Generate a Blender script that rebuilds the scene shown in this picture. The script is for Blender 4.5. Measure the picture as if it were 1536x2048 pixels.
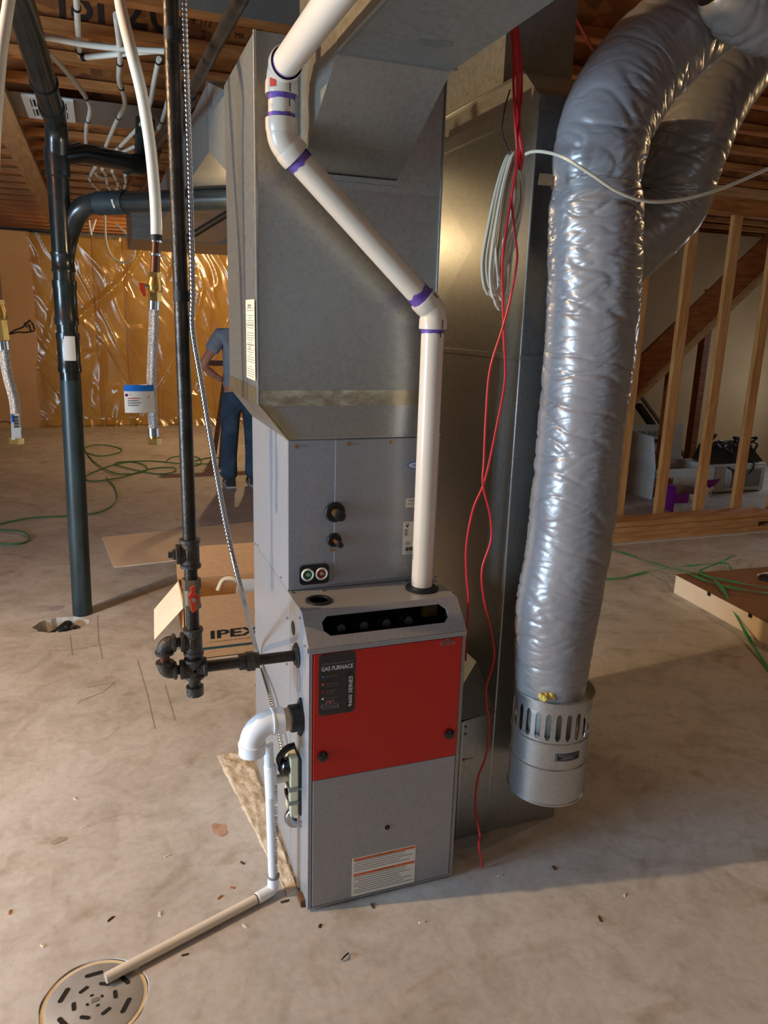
import bpy, bmesh, math, random
from mathutils import Vector, Matrix, noise, Quaternion
random.seed(7)
for o in list(bpy.data.objects): bpy.data.objects.remove(o)
scene = bpy.context.scene
col = scene.collection
PI = math.pi

# ------------------------------------------------------------------ camera
FPX = 1507.33
CAM = Vector((-0.4509, -1.7212, 1.6076))
YAW, PIT, ROLL = 0.3576, 0.2464, 0.0304
FW = Vector((math.sin(YAW)*math.cos(PIT), math.cos(YAW)*math.cos(PIT), -math.sin(PIT)))
_r = Vector((math.cos(YAW), -math.sin(YAW), 0)); _u = _r.cross(FW)
RT = _r*math.cos(ROLL) + _u*math.sin(ROLL); UP = -_r*math.sin(ROLL) + _u*math.cos(ROLL)
cd = bpy.data.cameras.new('camera'); cam = bpy.data.objects.new('camera', cd); col.objects.link(cam)
cd.sensor_fit = 'VERTICAL'; cd.sensor_height = 36; cd.sensor_width = 27; cd.lens = 36*FPX/2048
cd.clip_start = 0.02; cd.clip_end = 100
m = Matrix((RT, UP, -FW)).transposed().to_4x4(); m.translation = CAM; cam.matrix_world = m
scene.camera = cam

def ray(x, y): return (FW*FPX + RT*(x-768) + UP*(1024-y)).normalized()
def P(x, y, ax, v):                       # measured point on a world plane
    d = ray(x, y); i = 'xyz'.index(ax); return CAM + d*((v-CAM[i])/d[i])
def D(x, y, zd):                          # measured point at a known distance
    d = ray(x, y); return CAM + d*(zd/d.dot(FW))

# ------------------------------------------------------------------ light
w = bpy.data.worlds.new('world'); scene.world = w; w.use_nodes = True
w.node_tree.nodes['Background'].inputs[0].default_value = (0.55, 0.6, 0.7, 1)
w.node_tree.nodes['Background'].inputs[1].default_value = 0.05
def area(name, loc, target, sx, sy, power, colr):
    l = bpy.data.lights.new(name, 'AREA'); l.shape = 'RECTANGLE'; l.size = sx; l.size_y = sy; l.energy = power; l.color = colr
    o = bpy.data.objects.new(name, l); col.objects.link(o); o.location = loc
    o.rotation_euler = (Vector(target)-Vector(loc)).to_track_quat('-Z', 'Y').to_euler(); return o
def bulb(name, loc, power, colr, r=0.035):
    l = bpy.data.lights.new(name, 'POINT'); l.energy = power; l.color = colr; l.shadow_soft_size = r
    o = bpy.data.objects.new(name, l); col.objects.link(o); o.location = loc; return o
COOL = (0.52, 0.75, 1.0); WARM = (1.0, 0.70, 0.37)
LX = -4.5
area('daylight_left', (LX+0.06, -0.38, 1.10), (0, -0.38, 0.95), 1.3, 1.6, 320, COOL)
area('daylight_behind', (1.2, -4.05, 1.7), (0.6, 0, 1.0), 1.6, 0.8, 6, (0.75, 0.86, 1.0))
area('daylight_stair', (7.52, 4.3, 1.35), (5.2, 4.0, 0.4), 0.9, 0.8, 24, (0.85, 0.92, 1.0))
BULBS = [((-2.9, 0.535, 2.80), 430, WARM), ((1.3, 7.8, 2.58), 160, WARM), ((4.2, 1.0, 2.74), 46, WARM), ((2.5, -2.2, 2.72), 34, WARM), ((0.2, 1.75, 1.98), 12, WARM)]  # the third bulb is added, out of view, to brighten the studs
vs = scene.view_settings
vs.view_transform = 'Standard'; vs.look = 'None'; vs.exposure = -0.4; vs.gamma = 1; vs.use_curve_mapping = False

# ------------------------------------------------------------------ materials
def lin(r, g, b):
    f = lambda c: (c/255/12.92) if c/255 <= 0.04045 else ((c/255+0.055)/1.055)**2.4
    return (f(r), f(g), f(b), 1)
MATS = {}
def mat(name, c1, c2=None, sc=8, rough=0.6, metal=0, bump=0, bsc=None, coat=0, detail=4, stretch=(1, 1, 1), spec=0.5, rvar=0, kind='noise', dist=0, alpha=1, trans=0, lo=0.35, hi=0.65):
    m = bpy.data.materials.new(name); m.use_nodes = True; nt = m.node_tree; N = nt.nodes; L = nt.links
    b = N['Principled BSDF']; b.inputs['Base Color'].default_value = c1; b.inputs['Roughness'].default_value = rough
    b.inputs['Metallic'].default_value = metal; b.inputs['Specular IOR Level'].default_value = spec
    b.inputs['Coat Weight'].default_value = coat; b.inputs['Coat Roughness'].default_value = 0.12
    b.inputs['Alpha'].default_value = alpha; b.inputs['Transmission Weight'].default_value = trans
    MATS[name] = m
    if c2 is None and not bump and not rvar: return m
    tc = N.new('ShaderNodeTexCoord'); mp = N.new('ShaderNodeMapping'); mp.inputs['Scale'].default_value = stretch
    L.new(tc.outputs['Object'], mp.inputs['Vector'])
    def tex(s, k=kind):
        if k == 'vor':
            t = N.new('ShaderNodeTexVoronoi'); t.inputs['Scale'].default_value = s; out = t.outputs['Color']
        else:
            t = N.new('ShaderNodeTexNoise'); t.inputs['Scale'].default_value = s; t.inputs['Detail'].default_value = detail
            t.inputs['Distortion'].default_value = dist; out = t.outputs['Fac']
        L.new(mp.outputs['Vector'], t.inputs['Vector']); return out
    fac = tex(sc)
    if c2 is not None:
        r = N.new('ShaderNodeValToRGB'); r.color_ramp.elements[0].position = lo; r.color_ramp.elements[1].position = hi
        r.color_ramp.elements[0].color = c1; r.color_ramp.elements[1].color = c2
        L.new(fac, r.inputs['Fac']); L.new(r.outputs['Color'], b.inputs['Base Color'])
    if rvar:
        mr = N.new('ShaderNodeMapRange'); mr.inputs['To Min'].default_value = rough-rvar; mr.inputs['To Max'].default_value = rough+rvar
        L.new(fac, mr.inputs['Value']); L.new(mr.outputs['Result'], b.inputs['Roughness'])
    if bump:
        bp = N.new('ShaderNodeBump'); bp.inputs['Strength'].default_value = bump; bp.inputs['Distance'].default_value = 0.01
        L.new(tex(bsc or sc*3, 'noise'), bp.inputs['Height']); L.new(bp.outputs['Normal'], b.inputs['Normal'])
    return m
mat('galv', lin(160, 161, 156), lin(176, 177, 171), sc=110, rough=0.42, metal=0.85, rvar=0.02, kind='vor', lo=0.0, hi=1.0)
mat('galv_dull', lin(146, 147, 142), lin(160, 161, 156), sc=90, rough=0.5, metal=0.75, rvar=0.04, kind='vor', lo=0.0, hi=1.0)
mat('galv_bright', lin(176, 178, 178), lin(190, 193, 194), sc=170, rough=0.32, metal=0.9, rvar=0.02, kind='vor', lo=0.0, hi=1.0)
mat('steel', lin(190, 192, 195), rough=0.25, metal=1)
mat('foil', lin(190, 178, 150), lin(172, 160, 134), sc=20, rough=0.32, metal=0.85, bump=0.12, bsc=40)
mat('enamel', lin(150, 150, 152), lin(158, 158, 160), sc=120, rough=0.42, metal=0.25, coat=0.15, bump=0.03, bsc=500)
mat('enamel_coil', lin(152, 154, 158), lin(160, 162, 166), sc=120, rough=0.38, metal=0.2, coat=0.2)
mat('red', lin(184, 16, 2), lin(190, 19, 4), sc=100, rough=0.38, coat=0.2, bump=0.03, bsc=500)
mat('black', lin(22, 22, 24), rough=0.4)
mat('black_gloss', lin(16, 16, 18), rough=0.22, coat=0.3)
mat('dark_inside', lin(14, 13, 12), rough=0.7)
mat('rubber', lin(26, 26, 28), rough=0.5, bump=0.1, bsc=80)
mat('pvc', lin(230, 219, 202), lin(222, 209, 190), sc=3, rough=0.32, coat=0.1)
mat('pvc_white', lin(240, 243, 246), rough=0.28, coat=0.2)
mat('pvc_cream', lin(222, 206, 176), lin(205, 185, 150), sc=14, rough=0.5)
mat('purple', lin(88, 58, 150), lin(120, 92, 176), sc=60, rough=0.5)
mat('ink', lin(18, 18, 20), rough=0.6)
mat('white_print', lin(225, 225, 225), rough=0.5)
mat('grey_print', lin(135, 130, 128), rough=0.5)
mat('label_black', lin(26, 24, 25), lin(44, 41, 41), sc=6, rough=0.3, coat=0.3)
mat('label_white', lin(226, 222, 210), rough=0.5)
mat('label_orange', lin(214, 104, 52), rough=0.5)
mat('label_cream', lin(232, 216, 184), rough=0.6)
mat('sticker_red', lin(214, 62, 30), rough=0.5)
mat('sticker_blue', lin(20, 110, 200), rough=0.4)
mat('sticker_purple', lin(120, 30, 130), rough=0.5)
mat('green_plug', lin(14, 110, 70), rough=0.4)
mat('red_plug', lin(150, 30, 26), rough=0.4)
mat('green_print', lin(30, 100, 110), rough=0.5)
mat('copper', lin(200, 128, 92), rough=0.35, metal=0.9)
mat('copper_dull', lin(112, 72, 52), lin(84, 54, 42), sc=20, rough=0.4, metal=0.8)
mat('grate', lin(178, 176, 172), lin(160, 158, 155), sc=14, rough=0.55, metal=0.35)
mat('brass_dull', lin(128, 112, 86), lin(104, 92, 74), sc=30, rough=0.45, metal=0.7)
mat('brass', lin(196, 160, 92), lin(170, 134, 76), sc=30, rough=0.32, metal=0.9)
mat('iron', lin(74, 66, 58), lin(46, 42, 38), sc=18, rough=0.36, metal=0.65, rvar=0.1, bump=0.15, bsc=120)
mat('iron_cast', lin(62, 58, 55), lin(86, 78, 70), sc=40, rough=0.5, metal=0.55, bump=0.4, bsc=160)
mat('abs', lin(26, 30, 30), lin(40, 46, 46), sc=10, rough=0.26, coat=0.25, rvar=0.05)
mat('abs_scuffed_sheen', lin(34, 46, 48), lin(48, 64, 66), sc=7, rough=0.38, stretch=(3, 3, 0.6), rvar=0.08)  # scuffed black plastic, with a bluish reflection put into its teal colour
mat('pex', lin(232, 228, 214), lin(222, 216, 200), sc=9, rough=0.32, coat=0.15)
mat('braid', lin(190, 188, 186), lin(140, 138, 136), sc=260, rough=0.3, metal=0.85, bump=0.6, bsc=400)
mat('flex', lin(138, 136, 138), lin(150, 148, 150), sc=5, rough=0.32, metal=0.15, coat=0.25, bump=0.2, bsc=26, rvar=0.05)
mat('flex_dark', lin(140, 137, 134), lin(152, 149, 146), sc=5, rough=0.32, metal=0.2, coat=0.35, bump=0.12, bsc=14)
mat('fiberglass', lin(226, 212, 120), lin(200, 180, 90), sc=40, rough=0.9, bump=0.8, bsc=120)
mat('cable_white', lin(214, 206, 184), rough=0.45)
mat('cable_red', lin(196, 36, 40), rough=0.4)
mat('cable_black', lin(30, 26, 24), rough=0.5)
mat('cord_green', lin(52, 118, 62), rough=0.5)
mat('strap_green', lin(36, 150, 84), lin(60, 170, 100), sc=12, rough=0.35, coat=0.2)
mat('cardboard', lin(190, 146, 102), lin(200, 156, 112), sc=30, rough=0.8, stretch=(1, 1, 4))
mat('cardboard_pale', lin(246, 218, 182), lin(250, 226, 192), sc=6, rough=0.8)
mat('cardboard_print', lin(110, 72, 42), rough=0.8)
mat('carton_white', lin(214, 214, 208), lin(200, 200, 196), sc=10, rough=0.6)
mat('appliance_white', lin(206, 206, 200), rough=0.35)
mat('glass_dark', lin(120, 124, 122), rough=0.15, coat=0.5)
mat('pine', lin(214, 160, 98), lin(190, 130, 70), sc=5, rough=0.6, stretch=(6, 6, 0.7), detail=6, dist=0.6, bump=0.08, bsc=40)
mat('pine_x', lin(206, 156, 100), lin(180, 126, 74), sc=5, rough=0.62, stretch=(0.7, 6, 6), detail=6, dist=0.6, bump=0.08, bsc=40)
mat('pine_joist', lin(196, 128, 66), lin(150, 84, 36), sc=4, rough=0.65, stretch=(0.6, 6, 6), detail=6, dist=0.8, bump=0.1, bsc=40)
mat('pine_y', lin(206, 160, 108), lin(180, 132, 84), sc=5, rough=0.65, stretch=(6, 0.7, 6), detail=6, dist=0.6)
mat('osb_web', lin(186, 112, 48), lin(130, 70, 28), sc=26, rough=0.75, kind='vor', stretch=(0.5, 1, 1), lo=0.1, hi=0.9, bump=0.2, bsc=60)
mat('osb', lin(150, 104, 58), lin(104, 66, 34), sc=22, rough=0.85, kind='vor', stretch=(1, 0.5, 1), lo=0.1, hi=0.9)
mat('stringer', lin(170, 96, 44), lin(130, 70, 30), sc=5, rough=0.6, stretch=(1, 6, 6), detail=6)
mat('drywall', lin(198, 168, 126), lin(186, 154, 112), sc=1.5, rough=0.85)
mat('concrete_wall', lin(128, 122, 112), lin(112, 106, 97), sc=3, rough=0.9, bump=0.1)
mat('board_tan', lin(214, 172, 124), lin(200, 156, 108), sc=1.2, rough=0.8)
mat('insulation', lin(236, 194, 92), lin(206, 156, 62), sc=2.2, rough=0.9, bump=0.5, bsc=20)
mat('shirt', lin(150, 158, 172), lin(136, 144, 158), sc=14, rough=0.85, bump=0.3, bsc=14)
mat('jeans', lin(70, 94, 116), lin(48, 68, 90), sc=8, rough=0.9, bump=0.3, bsc=14)
mat('skin', lin(206, 148, 122), lin(196, 134, 108), sc=12, rough=0.55)
mat('hair', lin(60, 44, 32), rough=0.7)
mat('eye', lin(235, 235, 230), rough=0.2)
mat('shoe', lin(52, 54, 56), rough=0.7)
mat('shoe_white', lin(190, 190, 184), rough=0.6)
mat('register', lin(226, 224, 214), rough=0.45)
mat('cream_plastic', lin(226, 220, 186), rough=0.4)
mat('rust', lin(150, 78, 40), lin(176, 120, 80), sc=30, rough=0.9)
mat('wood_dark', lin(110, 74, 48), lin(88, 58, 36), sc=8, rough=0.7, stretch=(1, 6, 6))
mat('chip', lin(206, 196, 178), rough=0.9)
mat('chip_dark', lin(60, 50, 44), rough=0.9)
mat('patch', lin(224, 210, 186), lin(196, 178, 152), sc=16, rough=0.95, bump=0.9, bsc=40, detail=8)
mat('window_glass', lin(200, 215, 230), rough=0.05)

# clear poly sheet: mostly see-through, with glossy highlights
pm = bpy.data.materials.new('poly_sheet'); pm.use_nodes = True; nt = pm.node_tree
for n in list(nt.nodes): nt.nodes.remove(n)
o_ = nt.nodes.new('ShaderNodeOutputMaterial'); mx = nt.nodes.new('ShaderNodeMixShader'); tr = nt.nodes.new('ShaderNodeBsdfTransparent')
gl = nt.nodes.new('ShaderNodeBsdfGlossy'); df = nt.nodes.new('ShaderNodeBsdfDiffuse'); m2 = nt.nodes.new('ShaderNodeMixShader')
tr.inputs[0].default_value = (0.93, 0.9, 0.82, 1); gl.inputs['Roughness'].default_value = 0.2; gl.inputs[0].default_value = (0.9, 0.86, 0.78, 1); df.inputs[0].default_value = lin(214, 170, 90)
m2.inputs[0].default_value = 0.28; mx.inputs[0].default_value = 0.40
nt.links.new(df.outputs[0], m2.inputs[1]); nt.links.new(gl.outputs[0], m2.inputs[2])
nt.links.new(tr.outputs[0], mx.inputs[1]); nt.links.new(m2.outputs[0], mx.inputs[2]); nt.links.new(mx.outputs[0], o_.inputs[0])
MATS['poly_sheet'] = pm

# concrete slab: mottled trowel colour, stains with their own shapes, fine pits
cm = bpy.data.materials.new('concrete_floor'); cm.use_nodes = True; nt = cm.node_tree; N = nt.nodes; L = nt.links; b = N['Principled BSDF']
tc = N.new('ShaderNodeTexCoord')
def ntex(s, det=6, dist=0.0, rough=0.55):
    t = N.new('ShaderNodeTexNoise'); t.inputs['Scale'].default_value = s; t.inputs['Detail'].default_value = det
    t.inputs['Distortion'].default_value = dist; t.inputs['Roughness'].default_value = rough
    L.new(tc.outputs['Object'], t.inputs['Vector']); return t.outputs['Fac']
def ramp(fac, stops):
    r = N.new('ShaderNodeValToRGB'); e = r.color_ramp.elements
    e[0].position, e[0].color = stops[0]; e[1].position, e[1].color = stops[-1]
    for p_, c_ in stops[1:-1]:
        x = e.new(p_); x.color = c_
    L.new(fac, r.inputs['Fac']); return r.outputs['Color']
def mixc(a, bb, fac, mode='MULTIPLY'):
    x = N.new('ShaderNodeMix'); x.data_type = 'RGBA'; x.blend_type = mode
    if isinstance(fac, float): x.inputs['Factor'].default_value = fac
    else: L.new(fac, x.inputs['Factor'])
    L.new(a, x.inputs['A']); L.new(bb, x.inputs['B']); return x.outputs['Result']
c = ramp(ntex(1.1, 8, 0.8), [(0.3, lin(178, 171, 163)), (0.5, lin(196, 191, 185)), (0.7, lin(206, 203, 199))])
c = mixc(c, ramp(ntex(6, 8, 1.2), [(0.3, (0.72, 0.69, 0.64, 1)), (0.55, (1, 1, 1, 1)), (0.8, (1.06, 1.04, 1.02, 1))]), 0.75)
c = mixc(c, ramp(ntex(42, 5, 0.3), [(0.3, (0.86, 0.84, 0.8, 1)), (0.55, (1, 1, 1, 1)), (0.9, (1.04, 1.04, 1.04, 1))]), 0.8)
c = mixc(c, ramp(ntex(2.3, 3, 2.5), [(0.58, (1, 1, 1, 1)), (0.72, (0.70, 0.61, 0.5, 1))]), 0.7)
c = mixc(c, ramp(ntex(120, 2, 0), [(0.2, (0.5, 0.46, 0.42, 1)), (0.3, (1, 1, 1, 1))]), 0.7)
L.new(c, b.inputs['Base Color']); b.inputs['Roughness'].default_value = 0.62; b.inputs['Specular IOR Level'].default_value = 0.35
bp = N.new('ShaderNodeBump'); bp.inputs['Strength'].default_value = 0.12; bp.inputs['Distance'].default_value = 0.01
L.new(ntex(30, 8), bp.inputs['Height']); L.new(bp.outputs['Normal'], b.inputs['Normal'])
MATS['concrete_floor'] = cm

# ------------------------------------------------------------------ mesh helpers
def cr(pts, n=8, closed=False):
    pts = [Vector(p) for p in pts]; out = []; k = len(pts)
    rng = range(k if closed else k-1)
    for i in rng:
        if closed: p0, p1, p2, p3 = pts[i-1], pts[i], pts[(i+1) % k], pts[(i+2) % k]
        else: p0, p1, p2, p3 = pts[max(i-1, 0)], pts[i], pts[i+1], pts[min(i+2, k-1)]
        for j in range(n):
            t = j/n
            out.append(0.5*((2*p1)+(-p0+p2)*t+(2*p0-5*p1+4*p2-p3)*t*t+(-p0+3*p1-3*p2+p3)*t**3))
    if not closed: out.append(pts[-1])
    return out
def arc_path(pts, r, n=6):            # polyline with rounded corners
    pts = [Vector(p) for p in pts]; out = [pts[0]]
    for i in range(1, len(pts)-1):
        a, b_, c_ = pts[i-1], pts[i], pts[i+1]
        u = (a-b_).normalized(); v = (c_-b_).normalized()
        rr = min(r, (a-b_).length*0.49, (c_-b_).length*0.49)
        p, q = b_+u*rr, b_+v*rr
        for j in range(n+1):
            t = j/n; out.append((1-t)**2*p + 2*t*(1-t)*b_ + t*t*q)
    out.append(pts[-1]); return out
class MB:
    def __init__(s): s.v = []; s.f = []; s.sm = []
    def add(s, vs_, fs, smooth=False):
        o = len(s.v); s.v += [Vector(p) for p in vs_]
        for f in fs: s.f.append([i+o for i in f]); s.sm.append(smooth)
        return s
    def box(s, x0, x1, y0, y1, z0, z1):
        return s.add([(x0,y0,z0),(x1,y0,z0),(x1,y1,z0),(x0,y1,z0),(x0,y0,z1),(x1,y0,z1),(x1,y1,z1),(x0,y1,z1)],
                     [(0,3,2,1),(4,5,6,7),(0,1,5,4),(1,2,6,5),(2,3,7,6),(3,0,4,7)])
    def hexa(s, p):                   # eight corner points: bottom 4, top 4
        return s.add(p, [(0,3,2,1),(4,5,6,7),(0,1,5,4),(1,2,6,5),(2,3,7,6),(3,0,4,7)])
    def bar(s, a, b_, w_, h, up=(0,0,1)):
        a, b_ = Vector(a), Vector(b_); d = (b_-a).normalized(); u = Vector(up); x = d.cross(u)
        if x.length < 1e-4: x = d.cross(Vector((0,1,0)))
        x.normalize(); u = x.cross(d)
        q = [a-x*w_/2-u*h/2, a+x*w_/2-u*h/2, a+x*w_/2+u*h/2, a-x*w_/2+u*h/2]
        return s.add(q+[p+(b_-a) for p in q], [(0,1,2,3),(7,6,5,4),(0,4,5,1),(1,5,6,2),(2,6,7,3),(3,7,4,0)])
    def prism(s, poly, vec):
        poly = [Vector(p) for p in poly]; vec = Vector(vec); n = len(poly)
        return s.add(poly+[p+vec for p in poly], [list(range(n))[::-1], list(range(n, 2*n))]+[(i, (i+1) % n, (i+1) % n+n, i+n) for i in range(n)])
    def frame(s, path, closed=False):
        T = []
        n = len(path)
        for i in range(n):
            if closed: t = path[(i+1) % n]-path[i-1]
            else: t = path[min(i+1, n-1)]-path[max(i-1, 0)]
            T.append(t.normalized())
        u = T[0].orthogonal().normalized(); fr = []
        for i in range(n):
            if i: u = (T[i-1].rotation_difference(T[i])) @ u
            u = (u-T[i]*u.dot(T[i])).normalized(); fr.append((u, T[i].cross(u)))
        return fr
    def tube(s, path, r, n=12, closed=False, caps=True, smooth=True):
        path = [Vector(p) for p in path]; fr = s.frame(path, closed); k = len(path); vs_ = []; fs = []
        for i, p in enumerate(path):
            rr = r[i] if isinstance(r, (list, tuple)) else r
            u, v = fr[i]
            for j in range(n):
                a = 2*PI*j/n; vs_.append(p+(u*math.cos(a)+v*math.sin(a))*rr)
        for i in range(k if closed else k-1):
            i2 = (i+1) % k
            for j in range(n): fs.append((i*n+j, i*n+(j+1) % n, i2*n+(j+1) % n, i2*n+j))
        s.add(vs_, fs, smooth)
        if caps and not closed:
            o = len(s.v)-len(vs_)
            s.f.append([o+j for j in range(n)][::-1]); s.sm.append(False)
            s.f.append([o+(k-1)*n+j for j in range(n)]); s.sm.append(False)
        return s
    def cyl(s, a, b_, r, n=20, r2=None):
        return s.tube([a, b_], [r, r if r2 is None else r2], n)
    def lathe(s, prof, org, axis, n=32, closed=False):   # prof: (radius, height along axis)
        org = Vector(org); ax = Vector(axis).normalized(); u = ax.orthogonal().normalized(); v = ax.cross(u); vs_ = []; fs = []; k = len(prof)
        for r, h in prof:
            for j in range(n):
                a = 2*PI*j/n; vs_.append(org+ax*h+(u*math.cos(a)+v*math.sin(a))*r)
        for i in range(k if closed else k-1):
            i2 = (i+1) % k
            for j in range(n): fs.append((i*n+j, i*n+(j+1) % n, i2*n+(j+1) % n, i2*n+j))
        s.add(vs_, fs, True)
        if not closed:
            o = len(s.v)-len(vs_)
            if prof[0][0] > 1e-5: s.f.append([o+j for j in range(n)][::-1]); s.sm.append(False)
            if prof[-1][0] > 1e-5: s.f.append([o+(k-1)*n+j for j in range(n)]); s.sm.append(False)
        return s
    def hexnut(s, a, b_, r): return s.tube([a, b_], r, 6, smooth=False)
    def ball(s, c_, r, n=10):
        return s.lathe([(r*math.sin(PI*i/n)+1e-6, -r*math.cos(PI*i/n)) for i in range(n+1)], c_, (0,0,1), n*2)
    def build(s, name, mt, parent=None, bevel=0, angle=35):
        me = bpy.data.meshes.new(name)
        if parent is not None: org = WORLD[parent.name]
        else:
            xs = [p.x for p in s.v]; ys = [p.y for p in s.v]; zs = [p.z for p in s.v]
            org = Vector(((min(xs)+max(xs))/2, (min(ys)+max(ys))/2, min(zs)))
        me.from_pydata([tuple(p-org) for p in s.v], [], s.f)
        me.polygons.foreach_set('use_smooth', s.sm)
        bm = bmesh.new(); bm.from_mesh(me)
        bmesh.ops.recalc_face_normals(bm, faces=bm.faces)
        bm.to_mesh(me); bm.free()
        me.materials.append(MATS[mt])
        if any(s.sm):
            try: me.set_sharp_from_angle(angle=math.radians(angle))
            except Exception: pass
        o = bpy.data.objects.new(name, me); col.objects.link(o)
        if parent is not None: o.parent = parent; WORLD[o.name] = org.copy()
        else: o.location = org; WORLD[o.name] = org
        if bevel:
            md = o.modifiers.new('bevel', 'BEVEL'); md.width = bevel; md.segments = 2; md.limit_method = 'ANGLE'
        return o
WORLD = {}
def tag(o, label, cat, group=None, kind=None):
    if label: o['label'] = label
    if cat: o['category'] = cat
    if group: o['group'] = group
    if kind: o['kind'] = kind
    return o
def thing(name, loc, label, cat, group=None):
    o = bpy.data.objects.new(name, None); col.objects.link(o); o.location = loc; o.empty_display_size = 0.05
    WORLD[o.name] = Vector(loc); return tag(o, label, cat, group)
def struct(name, mb, mt, parent=None, **k):
    o = mb.build(name, mt, parent, **k)
    if parent is None: o['kind'] = 'structure'
    return o
def text(s, loc, right, up, h, mt, parent, name='lettering', width=None, align='LEFT', depth=0.0004, bold=0.0):
    cu = bpy.data.curves.new('t', 'FONT'); cu.body = s; cu.size = 1; cu.extrude = 0; cu.align_x = align; cu.offset = bold; cu.resolution_u = 3
    to = bpy.data.objects.new('t', cu); col.objects.link(to)
    me = bpy.data.meshes.new_from_object(to.evaluated_get(bpy.context.evaluated_depsgraph_get()))
    bpy.data.objects.remove(to); bpy.data.curves.remove(cu)
    me.name = name
    r = Vector(right).normalized(); u = Vector(up).normalized(); n = r.cross(u); org = WORLD[parent.name]; loc = Vector(loc)
    xs = [v.co.x for v in me.vertices] or [0, 1]; ww = max(xs)-min(xs); k = h/0.70
    kx = k if width is None else width/max(ww, 1e-6)
    for v in me.vertices: v.co = loc + r*v.co.x*kx + u*v.co.y*k + n*depth - org
    me.materials.clear(); me.materials.append(MATS[mt])
    o = bpy.data.objects.new(name, me); col.objects.link(o); o.parent = parent; WORLD[o.name] = org.copy(); return o
def rrect(cx, cy, w_, h, r, n=5):    # rounded rectangle outline, 2-D
    out = []
    for sx, sy, a0 in ((1, 1, 0), (-1, 1, 90), (-1, -1, 180), (1, -1, 270)):
        for j in range(n+1):
            a = math.radians(a0+90*j/n); out.append((cx+sx*(w_/2-r)+r*math.cos(a), cy+sy*(h/2-r)+r*math.sin(a)))
    return out
# ================================================================== SETTING
CZ = 2.68                                 # underside of the joists
RX, BY, FY = 7.6, 10.2, -4.2
# floor slab with two real openings (drain, pipe pit)
fl = MB()
def holed(x0, x1, y0, y1, ring):
    n = len(ring); cxm = sum(p[0] for p in ring)/n; cym = sum(p[1] for p in ring)/n; outer = []
    for p in ring:
        dx, dy = p[0]-cxm, p[1]-cym; ts = []
        if dx > 1e-9: ts.append((x1-cxm)/dx)
        if dx < -1e-9: ts.append((x0-cxm)/dx)
        if dy > 1e-9: ts.append((y1-cym)/dy)
        if dy < -1e-9: ts.append((y0-cym)/dy)
        t = min(ts); outer.append((cxm+dx*t, cym+dy*t))
    vs_ = [(p[0], p[1], 0) for p in ring]+[(p[0], p[1], 0) for p in outer]
    fs = [(i, (i+1) % n, n+(i+1) % n, n+i) for i in range(n)]
    # corners
    for cx_, cy_ in ((x0,y0),(x1,y0),(x1,y1),(x0,y1)):
        for i in range(n):
            a, b_ = outer[i], outer[(i+1) % n]
            if abs(a[0]-b_[0]) > 1e-6 and abs(a[1]-b_[1]) > 1e-6:
                if (abs(a[0]-cx_) < 1e-6 or abs(b_[0]-cx_) < 1e-6) and (abs(a[1]-cy_) < 1e-6 or abs(b_[1]-cy_) < 1e-6):
                    vs_.append((cx_, cy_, 0)); fs.append((n+i, n+(i+1) % n, len(vs_)-1))
    fl.add(vs_, fs)
DR = Vector((-0.556, -0.110, 0)); DRR = 0.112
ring1 = [(DR.x+0.125*math.cos(2*PI*i/64)*(1+0.012*math.sin(i*0.9)), DR.y+0.125*math.sin(2*PI*i/64)*(1+0.012*math.sin(i*0.7))) for i in range(64)]
ring2 = [(-0.735+0.135*math.cos(2*PI*i/28)*(1+0.06*math.sin(i*1.9)), 2.365+0.105*math.sin(2*PI*i/28)*(1+0.06*math.sin(i*2.7))) for i in range(28)]
holed(-0.8, -0.3, -0.4, 0.2, ring1); holed(-1.0, -0.5, 2.2, 2.6, ring2)
def fq(x0, x1, y0, y1): fl.add([(x0,y0,0),(x1,y0,0),(x1,y1,0),(x0,y1,0)], [(0,1,2,3)])
fq(LX, RX, FY, -0.4); fq(LX, -0.8, -0.4, 0.2); fq(-0.3, RX, -0.4, 0.2); fq(LX, RX, 0.2, 2.2)
fq(LX, -1.0, 2.2, 2.6); fq(-0.5, RX, 2.2, 2.6); fq(LX, RX, 2.6, BY)
for ring, dpt in ((ring1, 0.03), (ring2, 0.09)):
    n = len(ring); mx_ = sum(p[0] for p in ring)/n; my_ = sum(p[1] for p in ring)/n
    lo = [(mx_+(p[0]-mx_)*0.86, my_+(p[1]-my_)*0.86, -dpt) for p in ring]
    fl.add([(p[0], p[1], 0) for p in ring]+lo, [(i, (i+1) % n, n+(i+1) % n, n+i) for i in range(n)]); fl.add(lo, [list(range(n))])
floor = struct('floor', fl, 'concrete_floor')
for p in floor.data.polygons: pass
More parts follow.
